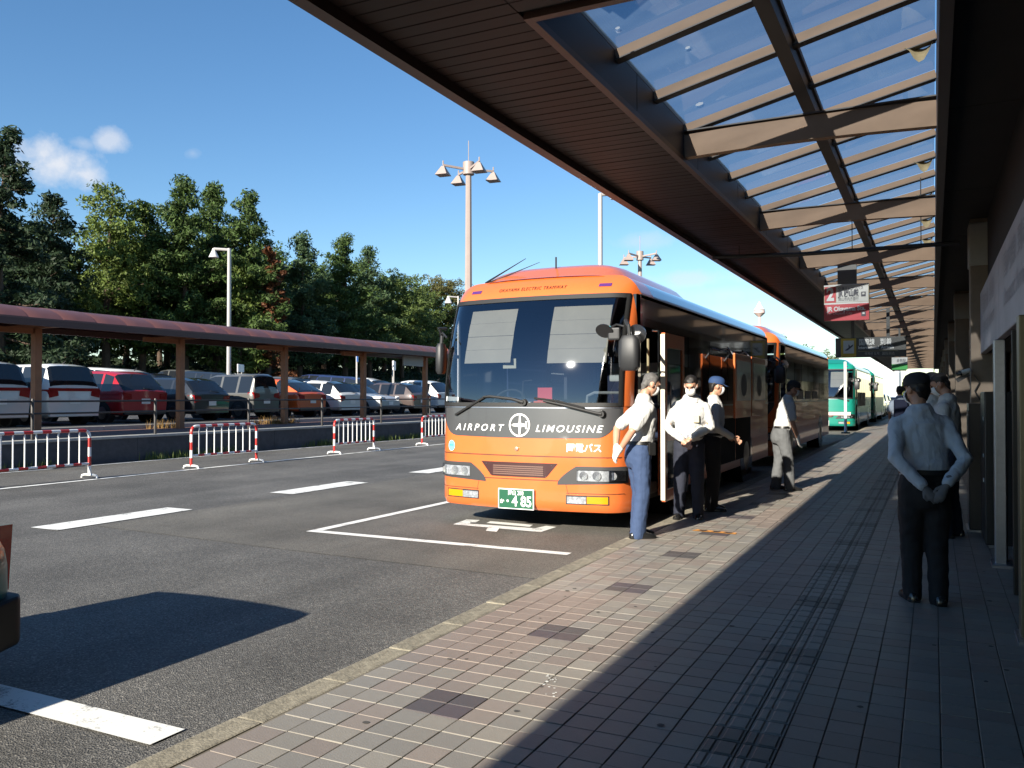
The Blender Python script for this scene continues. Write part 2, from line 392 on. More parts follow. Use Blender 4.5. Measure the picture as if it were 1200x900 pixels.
# tactile guide strip: 300 mm slabs carrying four raised bars (every third pair is dark)
mb = MB()
mb.box(.004, T - .004, .004, T - .004, -.012, 0)
for (xa, xb) in ((.012, .050), (.064, .138)):
    a, e = .010, T - .010
    mb.add([(xa, a, 0), (xb, a, 0), (xb, e, 0), (xa, e, 0), (xa + .006, a + .006, .005), (xb - .006, a + .006, .005), (xb - .006, e - .006, .005), (xa + .006, e - .006, .005)],
           [(4, 5, 6, 7), (0, 1, 5, 4), (1, 2, 6, 5), (2, 3, 7, 6), (3, 0, 4, 7)])
guide_me = mb.mesh('guide_slab', TILE_A)
for j in range(-20, 130):
    for k in range(2):
        o = link('guide_slab', guide_me, pave, (X0 + (TX0 + k) * T, Y0 + j * T, rnd.uniform(-.001, .001)))
        q = rnd.uniform(.94, 1.05); o.color = (*[c * q * (.62 if (j % 9) in (0, 1) else 1.0) for c in (.235, .225, .20)], 1)
# a peeling orange and black floor sticker beside the second bus bay
st = thing('floor_sticker', 'worn orange and black arrow sticker on the sunlit paving tiles', 'sticker', tuple(onz(838, 623, .0035)), -.1)
mb = MB(); mb.add([(-.24, -.055, 0), (.24, -.055, 0), (.22, .055, 0), (-.22, .055, 0)], [(0, 1, 2, 3)]); mb.build('backing', M('sticker_orange', (.62, .27, .06), .7, var=.4, vs=20), st)
for k, x in enumerate((-.13, .02, .15)):
    mb = MB(); mb.add([(x - .06, -.035, .002), (x + .02, -.035, .002), (x + .055, 0, .002), (x + .02, .035, .002), (x - .06, .035, .002), (x - .03, 0, .002)], [(0, 1, 2, 3, 4, 5)])
    mb.build('arrow', M('sticker_black', (.02, .02, .02), .7), st)
# dried white droppings on the tiles
mb = MB()
for k in range(16):
    p = onz(642 + rnd.gauss(6, 7), 800 + rnd.gauss(8, 10), .0025); r = rnd.uniform(.004, .011)
    mb.add([(p.x + r * math.cos(a) * rnd.uniform(.7, 1.2), p.y + r * math.sin(a) * rnd.uniform(.7, 1.2), .003) for a in [q * math.pi / 4 for q in range(8)]], [tuple(range(8))])
gum = MB()
for k in range(90):
    x, y = rnd.uniform(-2.6, .4), rnd.uniform(2, 16); r = rnd.uniform(.008, .02)
    gum.add([(x + r * math.cos(a) * rnd.uniform(.7, 1.2), y + r * math.sin(a) * rnd.uniform(.7, 1.2), .0022) for a in [q * math.pi / 4 for q in range(8)]], [tuple(range(8))])
tag(gum.build('gum_spots', M('gum', (.07, .065, .06), .8), pave), kind='stuff')
tag(mb.build('dropping_spots', M('dropping', (.7, .7, .66), .9), pave), kind='stuff')
# ------------------------------------------------------------------ terminal canopy over the pavement
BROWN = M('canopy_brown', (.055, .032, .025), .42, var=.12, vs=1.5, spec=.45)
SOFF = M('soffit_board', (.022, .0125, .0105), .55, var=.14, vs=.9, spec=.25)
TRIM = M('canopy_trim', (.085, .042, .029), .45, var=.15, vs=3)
DARKP = M('canopy_side_panel', (.028, .026, .026), .5, var=.15, vs=1.2)
TAN = M('canopy_beam_tan', (.31, .195, .115), .6, var=.1, vs=2.5)
MULL = M('canopy_mullion', (.055, .045, .04), .5, var=.1, vs=2)
BLACKC = M('canopy_black', (.018, .016, .016), .75, var=.2, vs=2)
SKYG = M_glass('skylight_glass', (.39, .43, .49), .16, .02, dirt=.3)
XE, ZE = -2.82, 3.40                         # outer lower edge
XO, XR = -1.886, .04                          # skylight opening
YA, YB = -21.0, 74.0
ZG0, ZG1 = 3.78, 4.225                        # glass level at XO and XR
can = thing('terminal_canopy', 'long brown terminal canopy with slatted soffit and glass skylights over the pavement', 'canopy')
def glz(x): return ZG0 + (ZG1 - ZG0) * (x - XO) / (XR - XO)
# fascia in lengths
for k in range(18):
    y0 = YA + k * 5.28; y1 = y0 + 5.276
    mb = MB(); mb.prism([(XE, y0, ZE), (XE + .085, y0, ZE), (XE + .085, y0, ZE + .065), (XE + .075, y0, ZE + .42), (XE, y0, ZE + .42)], (0, y1 - y0, 0)); mb.build('fascia', TRIM, can)
mb = MB(); mb.box(XE - .025, XE + .13, YA, YB, ZE + .421, ZE + .46); mb.build('coping', BROWN, can)
# soffit boards: run across, each its own piece near by
bw = .116; n = int((YB - YA) / bw)
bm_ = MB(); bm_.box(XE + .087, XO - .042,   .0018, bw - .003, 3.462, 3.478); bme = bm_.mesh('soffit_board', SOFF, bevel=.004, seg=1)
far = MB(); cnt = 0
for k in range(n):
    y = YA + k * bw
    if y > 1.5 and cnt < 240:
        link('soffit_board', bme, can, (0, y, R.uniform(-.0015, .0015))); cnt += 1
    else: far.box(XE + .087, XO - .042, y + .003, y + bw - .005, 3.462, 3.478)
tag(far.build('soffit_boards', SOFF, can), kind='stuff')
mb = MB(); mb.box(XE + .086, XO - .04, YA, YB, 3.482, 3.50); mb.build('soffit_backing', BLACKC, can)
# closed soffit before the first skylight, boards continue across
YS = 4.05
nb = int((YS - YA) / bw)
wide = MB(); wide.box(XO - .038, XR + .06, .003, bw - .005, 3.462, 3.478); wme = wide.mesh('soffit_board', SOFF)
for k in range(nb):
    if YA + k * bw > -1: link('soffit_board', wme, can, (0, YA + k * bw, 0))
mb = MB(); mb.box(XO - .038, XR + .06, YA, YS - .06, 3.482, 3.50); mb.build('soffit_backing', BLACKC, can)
# trim round the opening
mb = MB(); mb.box(XO - .040, XO + .008, YS - .05, YB, 3.448, 3.49); mb.build('opening_trim', TRIM, can)
mb = MB(); mb.box(XO + .0085, XR + .06, YS - .05, YS, 3.448, 3.49); mb.build('opening_trim', TRIM, can)
# skylight upstand
mb = MB(); mb.box(XO + .01, XR, YS - .035, YS - .006, 3.492, 4.26); mb.build('upstand_panel', DARKP, can)
y = YS
while y < YB - 1:
    mb = MB(); mb.box(XO - .03, XO - .002, y + .003, min(y + 1.745, YB) - .003, 3.492, ZG0 - .01); mb.build('upstand_panel', DARKP, can); y += 1.75
mb = MB(); mb.box(XO - .02, XO + .0, YS, YB, ZG0 - .009, ZG0 + .03); mb.build('glass_edge_trim', TAN, can)
mb = MB(); mb.box(XR, XR + .065, YS, YB, 3.36, ZG1 + .06); mb.build('edge_beam', MULL, can)
BEAMS = [7.106 + 3.50 * k for k in range(-1, 19)]
YBE = [b for b in BEAMS if YS < b < YB]
for b in YBE:      # flat-bellied cross beams
    n = 12; top, bot = [], []
    for k in range(n + 1):
        u = k / n; x = XO + .004 + (XR - XO - .008) * u; arch = math.sin(math.pi * u)
        top.append((x, b - .04, 3.682 + .02 * arch)); bot.append((x, b - .04, 3.488 + .022 * arch))
    mb = MB(); mb.prism(top + bot[::-1], (0, .08, 0)); mb.build('cross_beam', TAN, can)
    mb = MB(); mb.box(XO + .004, XR - .004, b - .065, b + .065, 3.706, 3.716); mb.build('beam_flange', MULL, can)
# rafters under the glass, four to each beam bay; glass panes between
ys = [YS + .05]; yy = BEAMS[0] + 5.42 / 4 * .0
allr = sorted({round(BEAMS[0] + 3.50 / 4 * k, 3) for k in range(0, 90)})
raft = [q for q in allr if YS + .15 < q < YB]
XM = -.924
for q in raft:
    mb = MB(); mb.bar((XO, q, ZG0 - .038), (XR - .002, q, ZG1 - .038), .048, .070); mb.build('rafter', TAN, can)
    mb = MB(); mb.bar((XO, q, ZG0 - .078), (XR - .004, q, ZG1 - .078), .085, .008); mb.build('rafter_shade_strip', MULL, can)  # dark strip colours in the shade on the rafter's underside
mb = MB(); mb.bar((XM, YS, glz(XM) - .068), (XM, YB, glz(XM) - .068), .10, .13); mb.build('centre_mullion', MULL, can)
mb = MB(); mb.bar((XM + .06, YS, glz(XM + .06) - .022), (XM + .06, YB, glz(XM + .06) - .022), .016, .04); mb.build('mullion_trim', TAN, can)
edges = [YS] + raft + [YB]
for a, b in zip(edges[:-1], edges[1:]):
    for (xa, xb) in ((XO, XM), (XM, XR)):
        mb = MB(); dz = .004
        mb.add([(xa + .01, a + .01, glz(xa) + dz), (xb - .01, a + .01, glz(xb) + dz), (xb - .01, b - .01, glz(xb) + dz), (xa + .01, b - .01, glz(xa) + dz)], [(0, 1, 2, 3)])
        mb.build('glass_pane', SKYG, can, fix=False)
# bits of litter stuck to the panes
SCRAP = bpy.data.materials.new('thin_plastic_scrap'); SCRAP.use_nodes = True; _t = SCRAP.node_tree.nodes.new('ShaderNodeBsdfTranslucent'); _t.inputs[0].default_value = (.85, .85, .83, 1)
SCRAP.node_tree.links.new(_t.outputs[0], SCRAP.node_tree.nodes['Material Output'].inputs[0])
WHITE = M('white_paint', (.74, .74, .72), .55, var=.06, vs=4)
for (px, py, s) in [(820, 122, .045), (835, 152, .055), (724, 33, .022), (806, 56, .025)]:
    d = ray_dir(px, py); k = 1
    for it in range(40):
        p = Vector((0, 0, CAM_H)) + d * k; k += (glz(p.x) + .012 - p.z) / max(d.z, .05) * .9
    mb = MB(); mb.add([(p.x + s * a, p.y + s * b, glz(p.x + s * a) + .014) for a, b in ((-.6, -.5), (.1, -.8), (.7, -.2), (.4, .6), (-.3, .8), (-.8, .1))], [tuple(range(6))])
    mb.build('litter_scrap', SCRAP, can, fix=False)
# peeling strips of sealing tape hanging from rafter ends
PEEL = M('peeling_tape', (.45, .36, .20), .7, var=.25, vs=8)
for q in raft[1:14:2]:
    r2 = random.Random(int(q * 10)); z = glz(XR - .13) - .08; rows = []
    for k in range(7):
        u = k / 6
        rows.append([(XR - .02 - .20 * u, q - .03 - .05 * math.sin(3 * u), z + .03 - .16 * math.sin(math.pi * min(1, u * 1.1)) - .03 * u), (XR - .01 - .17 * u, q + .05, z + .05 - .05 * math.sin(math.pi * u))])
    mb = MB(); mb.loft(rows, closed=False, caps=False); mb.build('peeling_strip', PEEL, can, smooth=True)
# roof over the building side, dark ceiling boards
for k in range(34):
    y0 = YA + 2.79 * k
    mb = MB(); mb.box(XR + .067, 3.4, y0 + .004, y0 + 2.786, 3.55, 3.58); mb.build('ceiling_panel', BLACKC, can)
mb = MB(); mb.box(XR + .067, 3.4, YA, YB, 3.59, 4.6); mb.build('roof_mass', BLACKC, can)
mb = MB(); mb.box(XE + .13, XO - .032, YA, YB, 3.52, ZE + .44); mb.build('roof_deck', BROWN, can)
mb = MB(); mb.box(XO - .02, XR + .06, YA, YS - .04, 3.52, 4.2); mb.build('roof_deck', BROWN, can)
# service rail pipes hung under the canopy
DK = M('dark_pipe', (.022, .022, .025), .45)
pp = tag(MB().tube([(-2.65, 11.4, 3.33), (-1.55, 11.4, 3.29), (.30, 11.4, 3.29)], .028, 10).build('service_pipe', DK, smooth=True), 'dark pipe hung across under the canopy behind the second cross beam', 'pipe')
for x in (-2.3, -.9, -.12):
    MB().tube([(x, 11.4, 3.3), (x, 11.4, 3.46 if x < XO else glz(x) - .07)], .006, 6).build('hanger', DK, pp)
# ------------------------------------------------------------------ terminal building beside the pavement
FW = M('facade_panel', (.17, .135, .10), .55, var=.15, vs=1.3)
COLM = M('column_brown', (.20, .150, .105), .6, var=.2, vs=2.2)
CAPM = M('column_cap', (.38, .37, .33), .6, var=.08, vs=3)
JAMB = M('door_jamb', (.19, .165, .10), .38, metal=.35, var=.1, vs=3)
STEEL = M('brushed_steel', (.36, .38, .43), .32, metal=.9, var=.06, vs=20)
DGL = M('dark_door_glass', (.012, .013, .015), .06, spec=.6)
FSG = M('fascia_sign', (.40, .385, .42), .5, var=.12, vs=2.5)
BLK = M('black_plastic', (.012, .012, .013), .4)
bld = thing('terminal_building', 'dark terminal building front with glazed doors and brown columns along the pavement', 'building', (.9, 30, 0))
bld.location = (0, 0, 0)
mb = MB(); mb.box(.80, 3.4, YA, YB, -.05, 3.545); mb.build('wall', FW, bld)
for k in range(-3, 9):
    y = 11.30 + 7.7 * k
    if k in (-1, -2): continue
    c = MB(); c.box(.40, .76, y, y + .36, 0, 3.548); c.build('column', COLM, bld, bevel=.012)
    if k >= 0:
        c = MB(); c.box(.385, .775, y - .015, y + .375, 2.99, 3.50); c.build('column_cap', CAPM, bld, bevel=.02)
    a, b = y + .36, y + 7.7
    if k == -1: continue
    g = MB(); g.box(.74, .79, a + .02, b - .02, 0.02, 2.35); g.build('door_glass', DGL, bld)
    for q in (a + .15, a + 1.9, a + 3.7, a + 5.5, b - .2):
        g = MB(); g.box(.66, .739, q - .04, q + .04, 0, 2.35); g.build('door_jamb', JAMB, bld)
    g = MB(); g.box(.64, .795, a + .01, b - .01, 2.36, 2.75); g.build('lintel', FW, bld)
# the near bay, doorways flush with the pavement edge
for y0, y1, x0, m in [(5.86, 6.02, .46, JAMB), (6.10, 6.14, .50, STEEL), (8.36, 8.42, .47, STEEL), (8.50, 8.55, .49, BLK), (8.64, 8.68, .48, STEEL), (7.2, 7.24, .52, BLK)]:
    g = MB(); g.box(x0, x0 + (.30 if m is JAMB else .085), y0, y1, 0, 1.945); g.build('door_jamb', m, bld, bevel=.006)
g = MB(); g.box(.60, .79, 6.16, 8.34, .02, 1.94); g.build('door_glass', DGL, bld)
g = MB(); g.box(.60, .79, 3.2, 5.84, .02, 1.94); g.build('door_glass', DGL, bld)
for y in (5.80, 8.30):
    g = MB(); g.box(.44, .6, y - .05, y + .27, 0, .025); g.build('threshold', STEEL, bld)
for y0, y1 in ((1.0, 5.1), (5.11, 8.19), (8.2, 11.28)):
    g = MB(); g.box(.50, .56, y0, y1, 1.95, 2.66); fo = g.build('fascia_sign', FSG, bld, bevel=.008)
    for k, zz in enumerate((2.45, 2.22)):
        lettering('lettering', 'Domestic Arrivals' if k else '国内線 到着', M('faint_print', (.30, .285, .33), .5), fo, (.497, (y0 + y1) / 2, zz), (0, 1, 0), (0, 0, 1), .22, width=1.9, fmap=lambda a, b, y0=y0, y1=y1, zz=zz: Vector((.4975, (y0 + y1) / 2 - a, zz + b)))
g = MB(); g.box(.58, .80, 1.0, 11.28, 1.96, 3.545); g.build('lintel', BLACKC, bld)
# cabinet and small display on the wall by the column
cb = thing('ticket_cabinet', 'tall black cabinet with small white labels standing against the terminal wall', 'cabinet', (.44, 9.3, 0))
g = MB(); g.box(0, .34, 0, .75, .03, 1.50); g.build('body', BLK, cb, bevel=.01)
for z in (1.22, .86, .62):
    g = MB(); g.box(-.004, 0, .14, .24, z, z + .035); g.build('label_plate', WHITE, cb)
g = MB(); g.box(.03, .31, .03, .72, 0, .03); g.build('plinth', STEEL, cb)
cb2 = thing('notice_stand', 'narrow dark notice stand beside the brown column', 'stand', (.34, 10.35, 0))
g = MB(); g.box(0, .30, 0, .5, .02, 1.38); g.build('panel', M('notice_dark', (.03, .028, .028), .35), cb2, bevel=.01)
g = MB(); g.box(-.02, .32, -.02, .52, 0, .02); g.build('foot', STEEL, cb2)
g = MB(); g.box(-.004, 0, .05, .45, .9, 1.3); g.build('poster', M('notice_paper', (.10, .09, .085), .5, var=.4, vs=9), cb2)
# spotlight on a bracket on the column
sp = thing('spot_lamp', 'small white spot lamp with black bracket on the brown column', 'lamp', tuple(ony(1130, 436, 11.2)))
g = MB(); g.tube([(.06, .03, .02), (-.03, 0, -.01)], [.028, .034], 12); g.build('head', WHITE, sp, smooth=True)
g = MB(); g.tube([(-.03, 0, -.01), (-.08, 0, -.03)], [.032, .016], 10); g.build('bezel', BLK, sp, smooth=True)
g = MB(); g.bar((-.08, .02, -.10), (.05, .02, -.02), .04, .05); g.build('bracket', BLK, sp)
g = MB(); g.tube([(.1, .05, -.03), (.16, .06, -.12), (.11, .06, -.22), (.17, .07, -.34), (.15, .07, -.5)], .008, 6); g.build('cable', BLK, sp, smooth=True)

# ------------------------------------------------------------------ hanging signs
RED = M('sign_red', (.55, .035, .05), .4); SGY = M('sign_grey_white', (.62, .62, .58), .45); INK = M('sign_ink', (.05, .05, .07), .5)
def sign_frame(px0, py0, px1, py1, y):
    a, b = ony(px0, py0, y), ony(px1, py1, y); return a.x, b.x, b.z, a.z
SY = 14.6
x0, x1, z0, z1 = sign_frame(965.5, 334.5, 1018.5, 374.5, SY)
sg = thing('bus_stop_sign', 'hanging sign with red number two and JR Okayama Sta. lettering', 'sign', ((x0 + x1) / 2, SY, z0))
W, H = x1 - x0, z1 - z0
g = MB(); g.box(-W / 2, W / 2, 0, .12, 0, H); g.build('box', M('sign_case', (.5, .45, .3), .5), sg, bevel=.006)
def face(name, a, b, c, d, m, parent, off=-.004):
    q = MB(); q.box(-W / 2 + W * a, -W / 2 + W * b, off, off + .003, H * c, H * d); return q.build(name, m, parent)
face('edge_strip', 0, 1, .955, 1, WHITE, sg); fr = face('red_field', 0, 1, 0, .455, RED, sg)
face('edge_strip', 0, .99, .455, .495, WHITE, sg); fn = face('number_field', .015, .27, .505, .945, RED, sg); fg_ = face('name_field', .28, .985, .505, .945, SGY, sg)
def sg_text(txt, m, par, cx, cz, h, wd, bold=0.0):
    lettering('lettering', txt, m, par, (-W / 2 + W * cx, -.0085, H * cz), (1, 0, 0), (0, 0, 1), h, width=wd * W, bold=bold)
sg_text('2', WHITE, fn, .145, .725, H * .50, .17, .012)
sg_text('空港リムジンバス', INK, fg_, .60, .87, H * .11, .55); sg_text('JR 岡山駅', INK, fg_, .55, .73, H * .2, .46, .006); sg_text('岡山市内方面行', INK, fg_, .55, .58, H * .11, .44)
sg_text('JR Okayama Sta.', WHITE, fr, .50, .32, H * .17, .86, .004); sg_text('For Okayama City', M('sign_pink', (.8, .5, .5), .5), fr, .35, .2, H * .1, .55)
for (cz, par) in ((.70, fg_), (.16, fr)):
    q = MB(); q.box(-W / 2 + W * .83, -W / 2 + W * .93, -.008, -.006, H * (cz - .06), H * (cz + .07)); q.build('pictogram', INK, par)
    q = MB(); q.box(-W / 2 + W * .855, -W / 2 + W * .905, -.011, -.009, H * (cz - .005), H * (cz + .045)); q.build('pictogram', SGY, par)
hx0, hx1, _, _ = sign_frame(981, 313, 1003.5, 333, SY)
g = MB(); g.box(hx0 - (x0 + x1) / 2, hx1 - (x0 + x1) / 2, .05, .11, H, 3.72 - z0); g.build('hanger', M('sign_hanger', (.17, .165, .15), .5), sg)
IY = 23.6
ax0, ax1, az0, az1 = sign_frame(979, 396.5, 1062, 417.5, IY)
sg2 = thing('arrivals_sign', 'wide dark hanging sign with yellow aeroplane square reading International Arrivals', 'sign', ((ax0 + ax1) / 2, IY, az0)); W, H = ax1 - ax0, az1 - az0
DSG = M('sign_dark', (.06, .06, .055), .45)
g = MB(); g.box(-W / 2, W / 2, 0, .2, 0, H); g.build('box', DSG, sg2, bevel=.006)
fy = face('yellow_field', .08, .30, .03, .97, M('sign_yellow', (.62, .40, .03), .45), sg2); q = MB()
q = face('icon_field', .115, .27, .2, .86, SGY, fy, -.009)
q = MB(); q.prism([(-W / 2 + W * a, -.013, H * b) for a, b in ((.14, .34), (.18, .36), (.25, .56), (.262, .66), (.245, .64), (.21, .56), (.20, .66), (.19, .66), (.19, .5), (.15, .40))], (0, .002, 0)); q.build('aeroplane_mark', INK, fy)
WT = M('sign_white_print', (.72, .72, .68), .5)
for t, cx, cz, h, wd in (('国際線', .45, .74, H * .36, .22), ('到着', .72, .74, H * .36, .16), ('International  Arrivals', .58, .48, H * .2, .50)):
    lettering('lettering', t, WT, sg2, (-W / 2 + W * cx, -.006, H * cz), (1, 0, 0), (0, 0, 1), h, width=wd * W, bold=.003)
face('rule', .33, .88, .29, .305, M('sign_rule', (.5, .42, .15), .5), sg2)
lettering('lettering', '국제선 도착   国际到达', M('sign_print_dim', (.5, .49, .42), .5), sg2, (-W / 2 + W * .63, -.006, H * .16), (1, 0, 0), (0, 0, 1), H * .17, width=.42 * W)
for x in (-.25, .25):
    g = MB(); g.box(W * x - .04, W * x + .04, .06, .12, H, 3.72 - az0); g.build('hanger', DSG, sg2)
GY = 29.5
gx0, gx1, gz0, gz1 = sign_frame(1045, 419, 1063.5, 433, GY)
sg3 = thing('stop_sign_panel', 'small hanging sign with white top and green lower half beyond the arrivals sign', 'sign', ((gx0 + gx1) / 2, GY, gz0)); W, H = gx1 - gx0, gz1 - gz0
g = MB(); g.box(-W / 2, W / 2, 0, .15, 0, H); g.build('box', M('sign_case', (.5, .45, .3), .5), sg3)
face('white_field', 0, 1, .45, 1, SGY, sg3); face('green_field', 0, 1, 0, .44, M('sign_green', (.05, .42, .08), .45), sg3)
lettering('lettering', '倉敷駅', INK, sg3, (0.05, -.008, H * .72), (1, 0, 0), (0, 0, 1), H * .3, width=W * .6)
g = MB(); g.box(-.03, .03, .05, .1, H, 3.72 - gz0); g.build('hanger', DSG, sg3)
# thin white stop pole at the kerb in front of the green bus
bp_ = onz(991, 508, 0)
pl = thing('stop_pole', 'thin white bus stop pole at the kerb before the green bus', 'pole', tuple(bp_))
hp = ony(991, 424, bp_.y).z
g = MB(); g.tube([(0, 0, 0), (0, 0, hp)], .055, 12); g.build('shaft', WHITE, pl, smooth=True)
g = MB(); g.tube([(0, 0, 0), (0, 0, .05), (0, 0, .07)], [.17, .17, .06], 16); g.build('base', DSG, pl, smooth=True)
# ------------------------------------------------------------------ buses
ORANGE = M('bus_orange', (.64, .145, .034), .28, coat=.7, var=.07, vs=1.3)
TEAL = M('bus_teal', (.008, .20, .15), .3, coat=.6, var=.03, vs=2)
BGREY = M('bus_grey_band', (.060, .061, .064), .3, coat=.5, var=.05, vs=3)
BBLK = M('bus_black', (.010, .010, .012), .12, coat=.8)
SWIN = M('bus_side_glass', (.016, .017, .02), .045, spec=.9)
WSG = M_glass('windscreen_glass', (.50, .55, .60), 3.0, .022, 1.5)
RUB = M('black_rubber', (.012, .012, .012), .6)
SEAMM = M('panel_seam', (.05, .018, .01), .6)
CHR = M('chrome', (.9, .9, .92), .16, metal=1.0)
LENS = M_glass('lamp_lens', (.92, .94, .96), 1.0, .01)
AMB = M('amber_lens', (.72, .27, .003), .15, coat=.6)
BLIND = M('blind_cloth', (.50, .43, .32), .8, var=.06, vs=4)
DASH = M('dashboard', (.02, .02, .022), .7)
MIRB = M('mirror_black', (.018, .019, .021), .5)
PLG = M('plate_green', (.004, .085, .038), .4); PLW = M('plate_white', (.82, .82, .8), .45)
PURP = M('marker_lens', (.10, .03, .16), .15, coat=.5)
TYRE = M('tyre_rubber', (.014, .014, .015), .8, bump=.2, bs=40); RIM = M('wheel_rim', (.22, .22, .22), .3, metal=.85)
HW = 1.25
def zr(x):
    u = abs(x); base = 3.06 - .015 * u * u
    return base if u <= .95 else base - (.3 - math.sqrt(max(0, .09 - (u - .95) ** 2)))
def yF(x, z):
    u = abs(x); y = .17 * (u / HW) ** 2
    if u > .98: c = min(u - .98, .2699); y += .27 - math.sqrt(.27 * .27 - c * c)
    if z < .32: y += .05 * ((.32 - z) / .08) ** 2
    if z > .85: y += .03 * (min(z, 1.46) - .85) / .61
    if z > 1.46: d = min(z, 2.79) - 1.46; y += .05 * d + .155 * d * d
    if z > 2.79: d = z - 2.79; y += .45 * d + 2.3 * d * d
    return y
def Fp(x, z, off=0.0):
    e = .004
    n = Vector((-(yF(x + e, z) - yF(x - e, z)) / (2 * e), 1.0, -(yF(x, z + e) - yF(x, z - e)) / (2 * e))) if abs(x) < HW - .02 else Vector((math.copysign(-1.2, x), 1, 0))
    n.normalize(); return Vector((x, yF(x, z), z)) - n * off
def cv(f): return f if callable(f) else (lambda x: f)
def patch(x0, x1, zlo, zhi, nx=12, nz=8, off=0.0, thick=0.0):
    zlo, zhi = cv(zlo), cv(zhi); mb = MB(); vs = []; fs = []
    for i in range(nx + 1):
        x = x0 + (x1 - x0) * i / nx
        if abs(x) > .9: pass
        for j in range(nz + 1): vs.append(Fp(x, zlo(x) + (zhi(x) - zlo(x)) * j / nz, off))
    k = nz + 1
    for i in range(nx):
        for j in range(nz): fs.append((i * k + j, (i + 1) * k + j, (i + 1) * k + j + 1, i * k + j + 1))
    if thick:                      # skirt back to the skin so that the piece has depth
        rim = [i * k for i in range(nx + 1)] + [nx * k + j for j in range(1, k)] + [i * k + nz for i in range(nx - 1, -1, -1)] + [j for j in range(nz - 1, 0, -1)]
        b = len(vs); vs += [vs[q] + Vector((0, thick, 0)) for q in rim]; m = len(rim)
        fs += [(rim[q], b + q, b + (q + 1) % m, rim[(q + 1) % m]) for q in range(m)]
    mb.add(vs, fs); return mb
def make_bus(name, label, L, main, band, y0, group, detail=2, xc=-4.37, lower=None, plate='485', rz=0.0):
    t = thing(name, label, 'bus', (xc, y0, RZ), rz, group)
    lower = lower or main
    SM = dict(smooth=True, fix=True, ang=50)
    # front skin
    fp = patch(-HW, HW, .24, 1.46, 44, 18, 0).build('front_panel', main, t, **SM)
    for s in (-1, 1):
        a, b = sorted((s * 1.165, s * HW)); patch(a, b, 1.46, 2.79, 6, 14, 0).build('front_pillar', main, t, **SM)
    br = patch(-HW, HW, 2.79 - .0, lambda x: max(zr(x), 2.791), 44, 10, 0).build('brow', main, t, **SM)
    # roof
    xs = [-HW + 2 * HW * i / 44 for i in range(45)]; rows = []
    for k in range(9):
        u = k / 8; rows.append([Vector((x, yF(x, max(zr(x), 2.791)) * (1 - u) + L * u, max(zr(x), 2.78))) for x in xs])
    MB().loft([r_[6:39] for r_ in rows], closed=False, caps=False).build('roof', main, t, **SM)
    for sl in (slice(0, 7), slice(38, 45)):
        r0_ = [a.lerp(b, .06) for a, b in zip(rows[0][sl], rows[-1][sl])]
        MB().loft([rows[0][sl], r0_], closed=False, caps=False).build('roof_corner', main, t, **SM)
        MB().loft([r0_] + [r_[sl] for r_ in rows[1:]], closed=False, caps=False).build('roof_edge', BBLK, t, **SM)
    # side walls: lower body, dark upper band, windows, belt rail
    DY0, DY1 = .62, 1.48
    for s in (1, -1):
        X = s * HW; yc = yF(HW, 1.0)
        def pan(nm, ya, yb, za, zb, m, off=0.0, th=.02):
            q = MB(); q.box(min(X + s * off, X + s * (off - th)), max(X + s * off, X + s * (off - th)), ya, yb, za, zb); return q.build(nm, m, t)
        segs = [(yc + .0, DY0), (DY1, L)] if s == 1 else [(yc, L)]
        for (a, b) in segs:
            if a < 1: pan('side_panel', a + .28 if a < .5 else a, b, 1.42, 2.79, BBLK)
            else: pan('side_panel', a, b, 1.42, 2.79, BBLK)
            pan('side_panel', a + .0, b, .32, 1.415, lower)
        nwin = int((L - 2.0) / 1.28)
        for k in range(nwin):
            a = 1.62 + k * 1.28; pan('side_window', a, a + 1.22, 1.50, 2.42, SWIN, .006, .004)
        if s == -1: pan('side_window', .75, 1.55, 1.35, 2.42, SWIN, .006, .004)
        pan('belt_rail', 1.5, L, 1.415, 1.44, STEEL, .008, .007)
        for ya in (2.35, L - 2.3):                 # wheels
            arch = MB(); arch.tube([(X - s * .35, ya, .47), (X + s * .004, ya, .47)], .56, 24); arch.build('wheel_arch', BBLK, t, smooth=True)
            wh = MB(); wh.tube([(X - s * .30, ya, .47), (X - s * .28, ya, .47), (X - s * .03, ya, .47), (X - s * .005, ya, .47)], [.42, .47, .47, .43], 28); wo = wh.build('wheel', TYRE, t, smooth=True)
            rm = MB(); rm.tube([(X - s * .12, ya, .47), (X + s * .006, ya, .47), (X + s * .03, ya, .47)], [.28, .27, .10], 20); rm.build('rim', RIM, wo, smooth=True)
        q = MB(); q.box(X - s * .06 if s > 0 else X, X if s > 0 else X + .06, yc + .3, L - .1, 2.755, 2.80); q.build('gutter', BBLK, t)
    q = MB(); q.box(-HW + .01, HW - .01, L - .02, L, .32, 2.85); q.build('rear_panel', main, t)
    q = MB(); q.box(-.9, .9, L, L + .008, 1.6, 2.5); q.build('rear_window', SWIN, t)
    q = MB(); q.box(-1.2, 1.2, .4, L - .1, .30, .36); q.build('underbody', DASH, t)
    # cab: windscreen, dashboard, blinds, inner bulkhead
    ws = patch(-1.165, 1.165, 1.465, 2.785, 40, 22, .012).build('windscreen', WSG, t, **SM)
    for (a, b, c, d) in ((-1.165, 1.165, 2.735, 2.79), (-1.165, 1.165, 1.455, 1.50)): patch(a, b, c, d, 40, 2, .02, .02).build('screen_gasket', RUB, ws, **SM)
    for s in (-1, 1):
        a, b = sorted((s * 1.135, s * 1.17)); patch(a, b, 1.47, 2.78, 2, 14, .02, .02).build('screen_gasket', RUB, ws, **SM)
    q = MB(); q.box(-1.15, 1.15, .26, .95, 1.0, 1.46); da = q.build('dashboard', DASH, t, bevel=.04)
    q = MB(); q.box(-1.15, 1.15, 6.6, 6.64, .4, 2.8); q.build('bulkhead', M('cab_dark', (.02, .024, .032), .6), t)
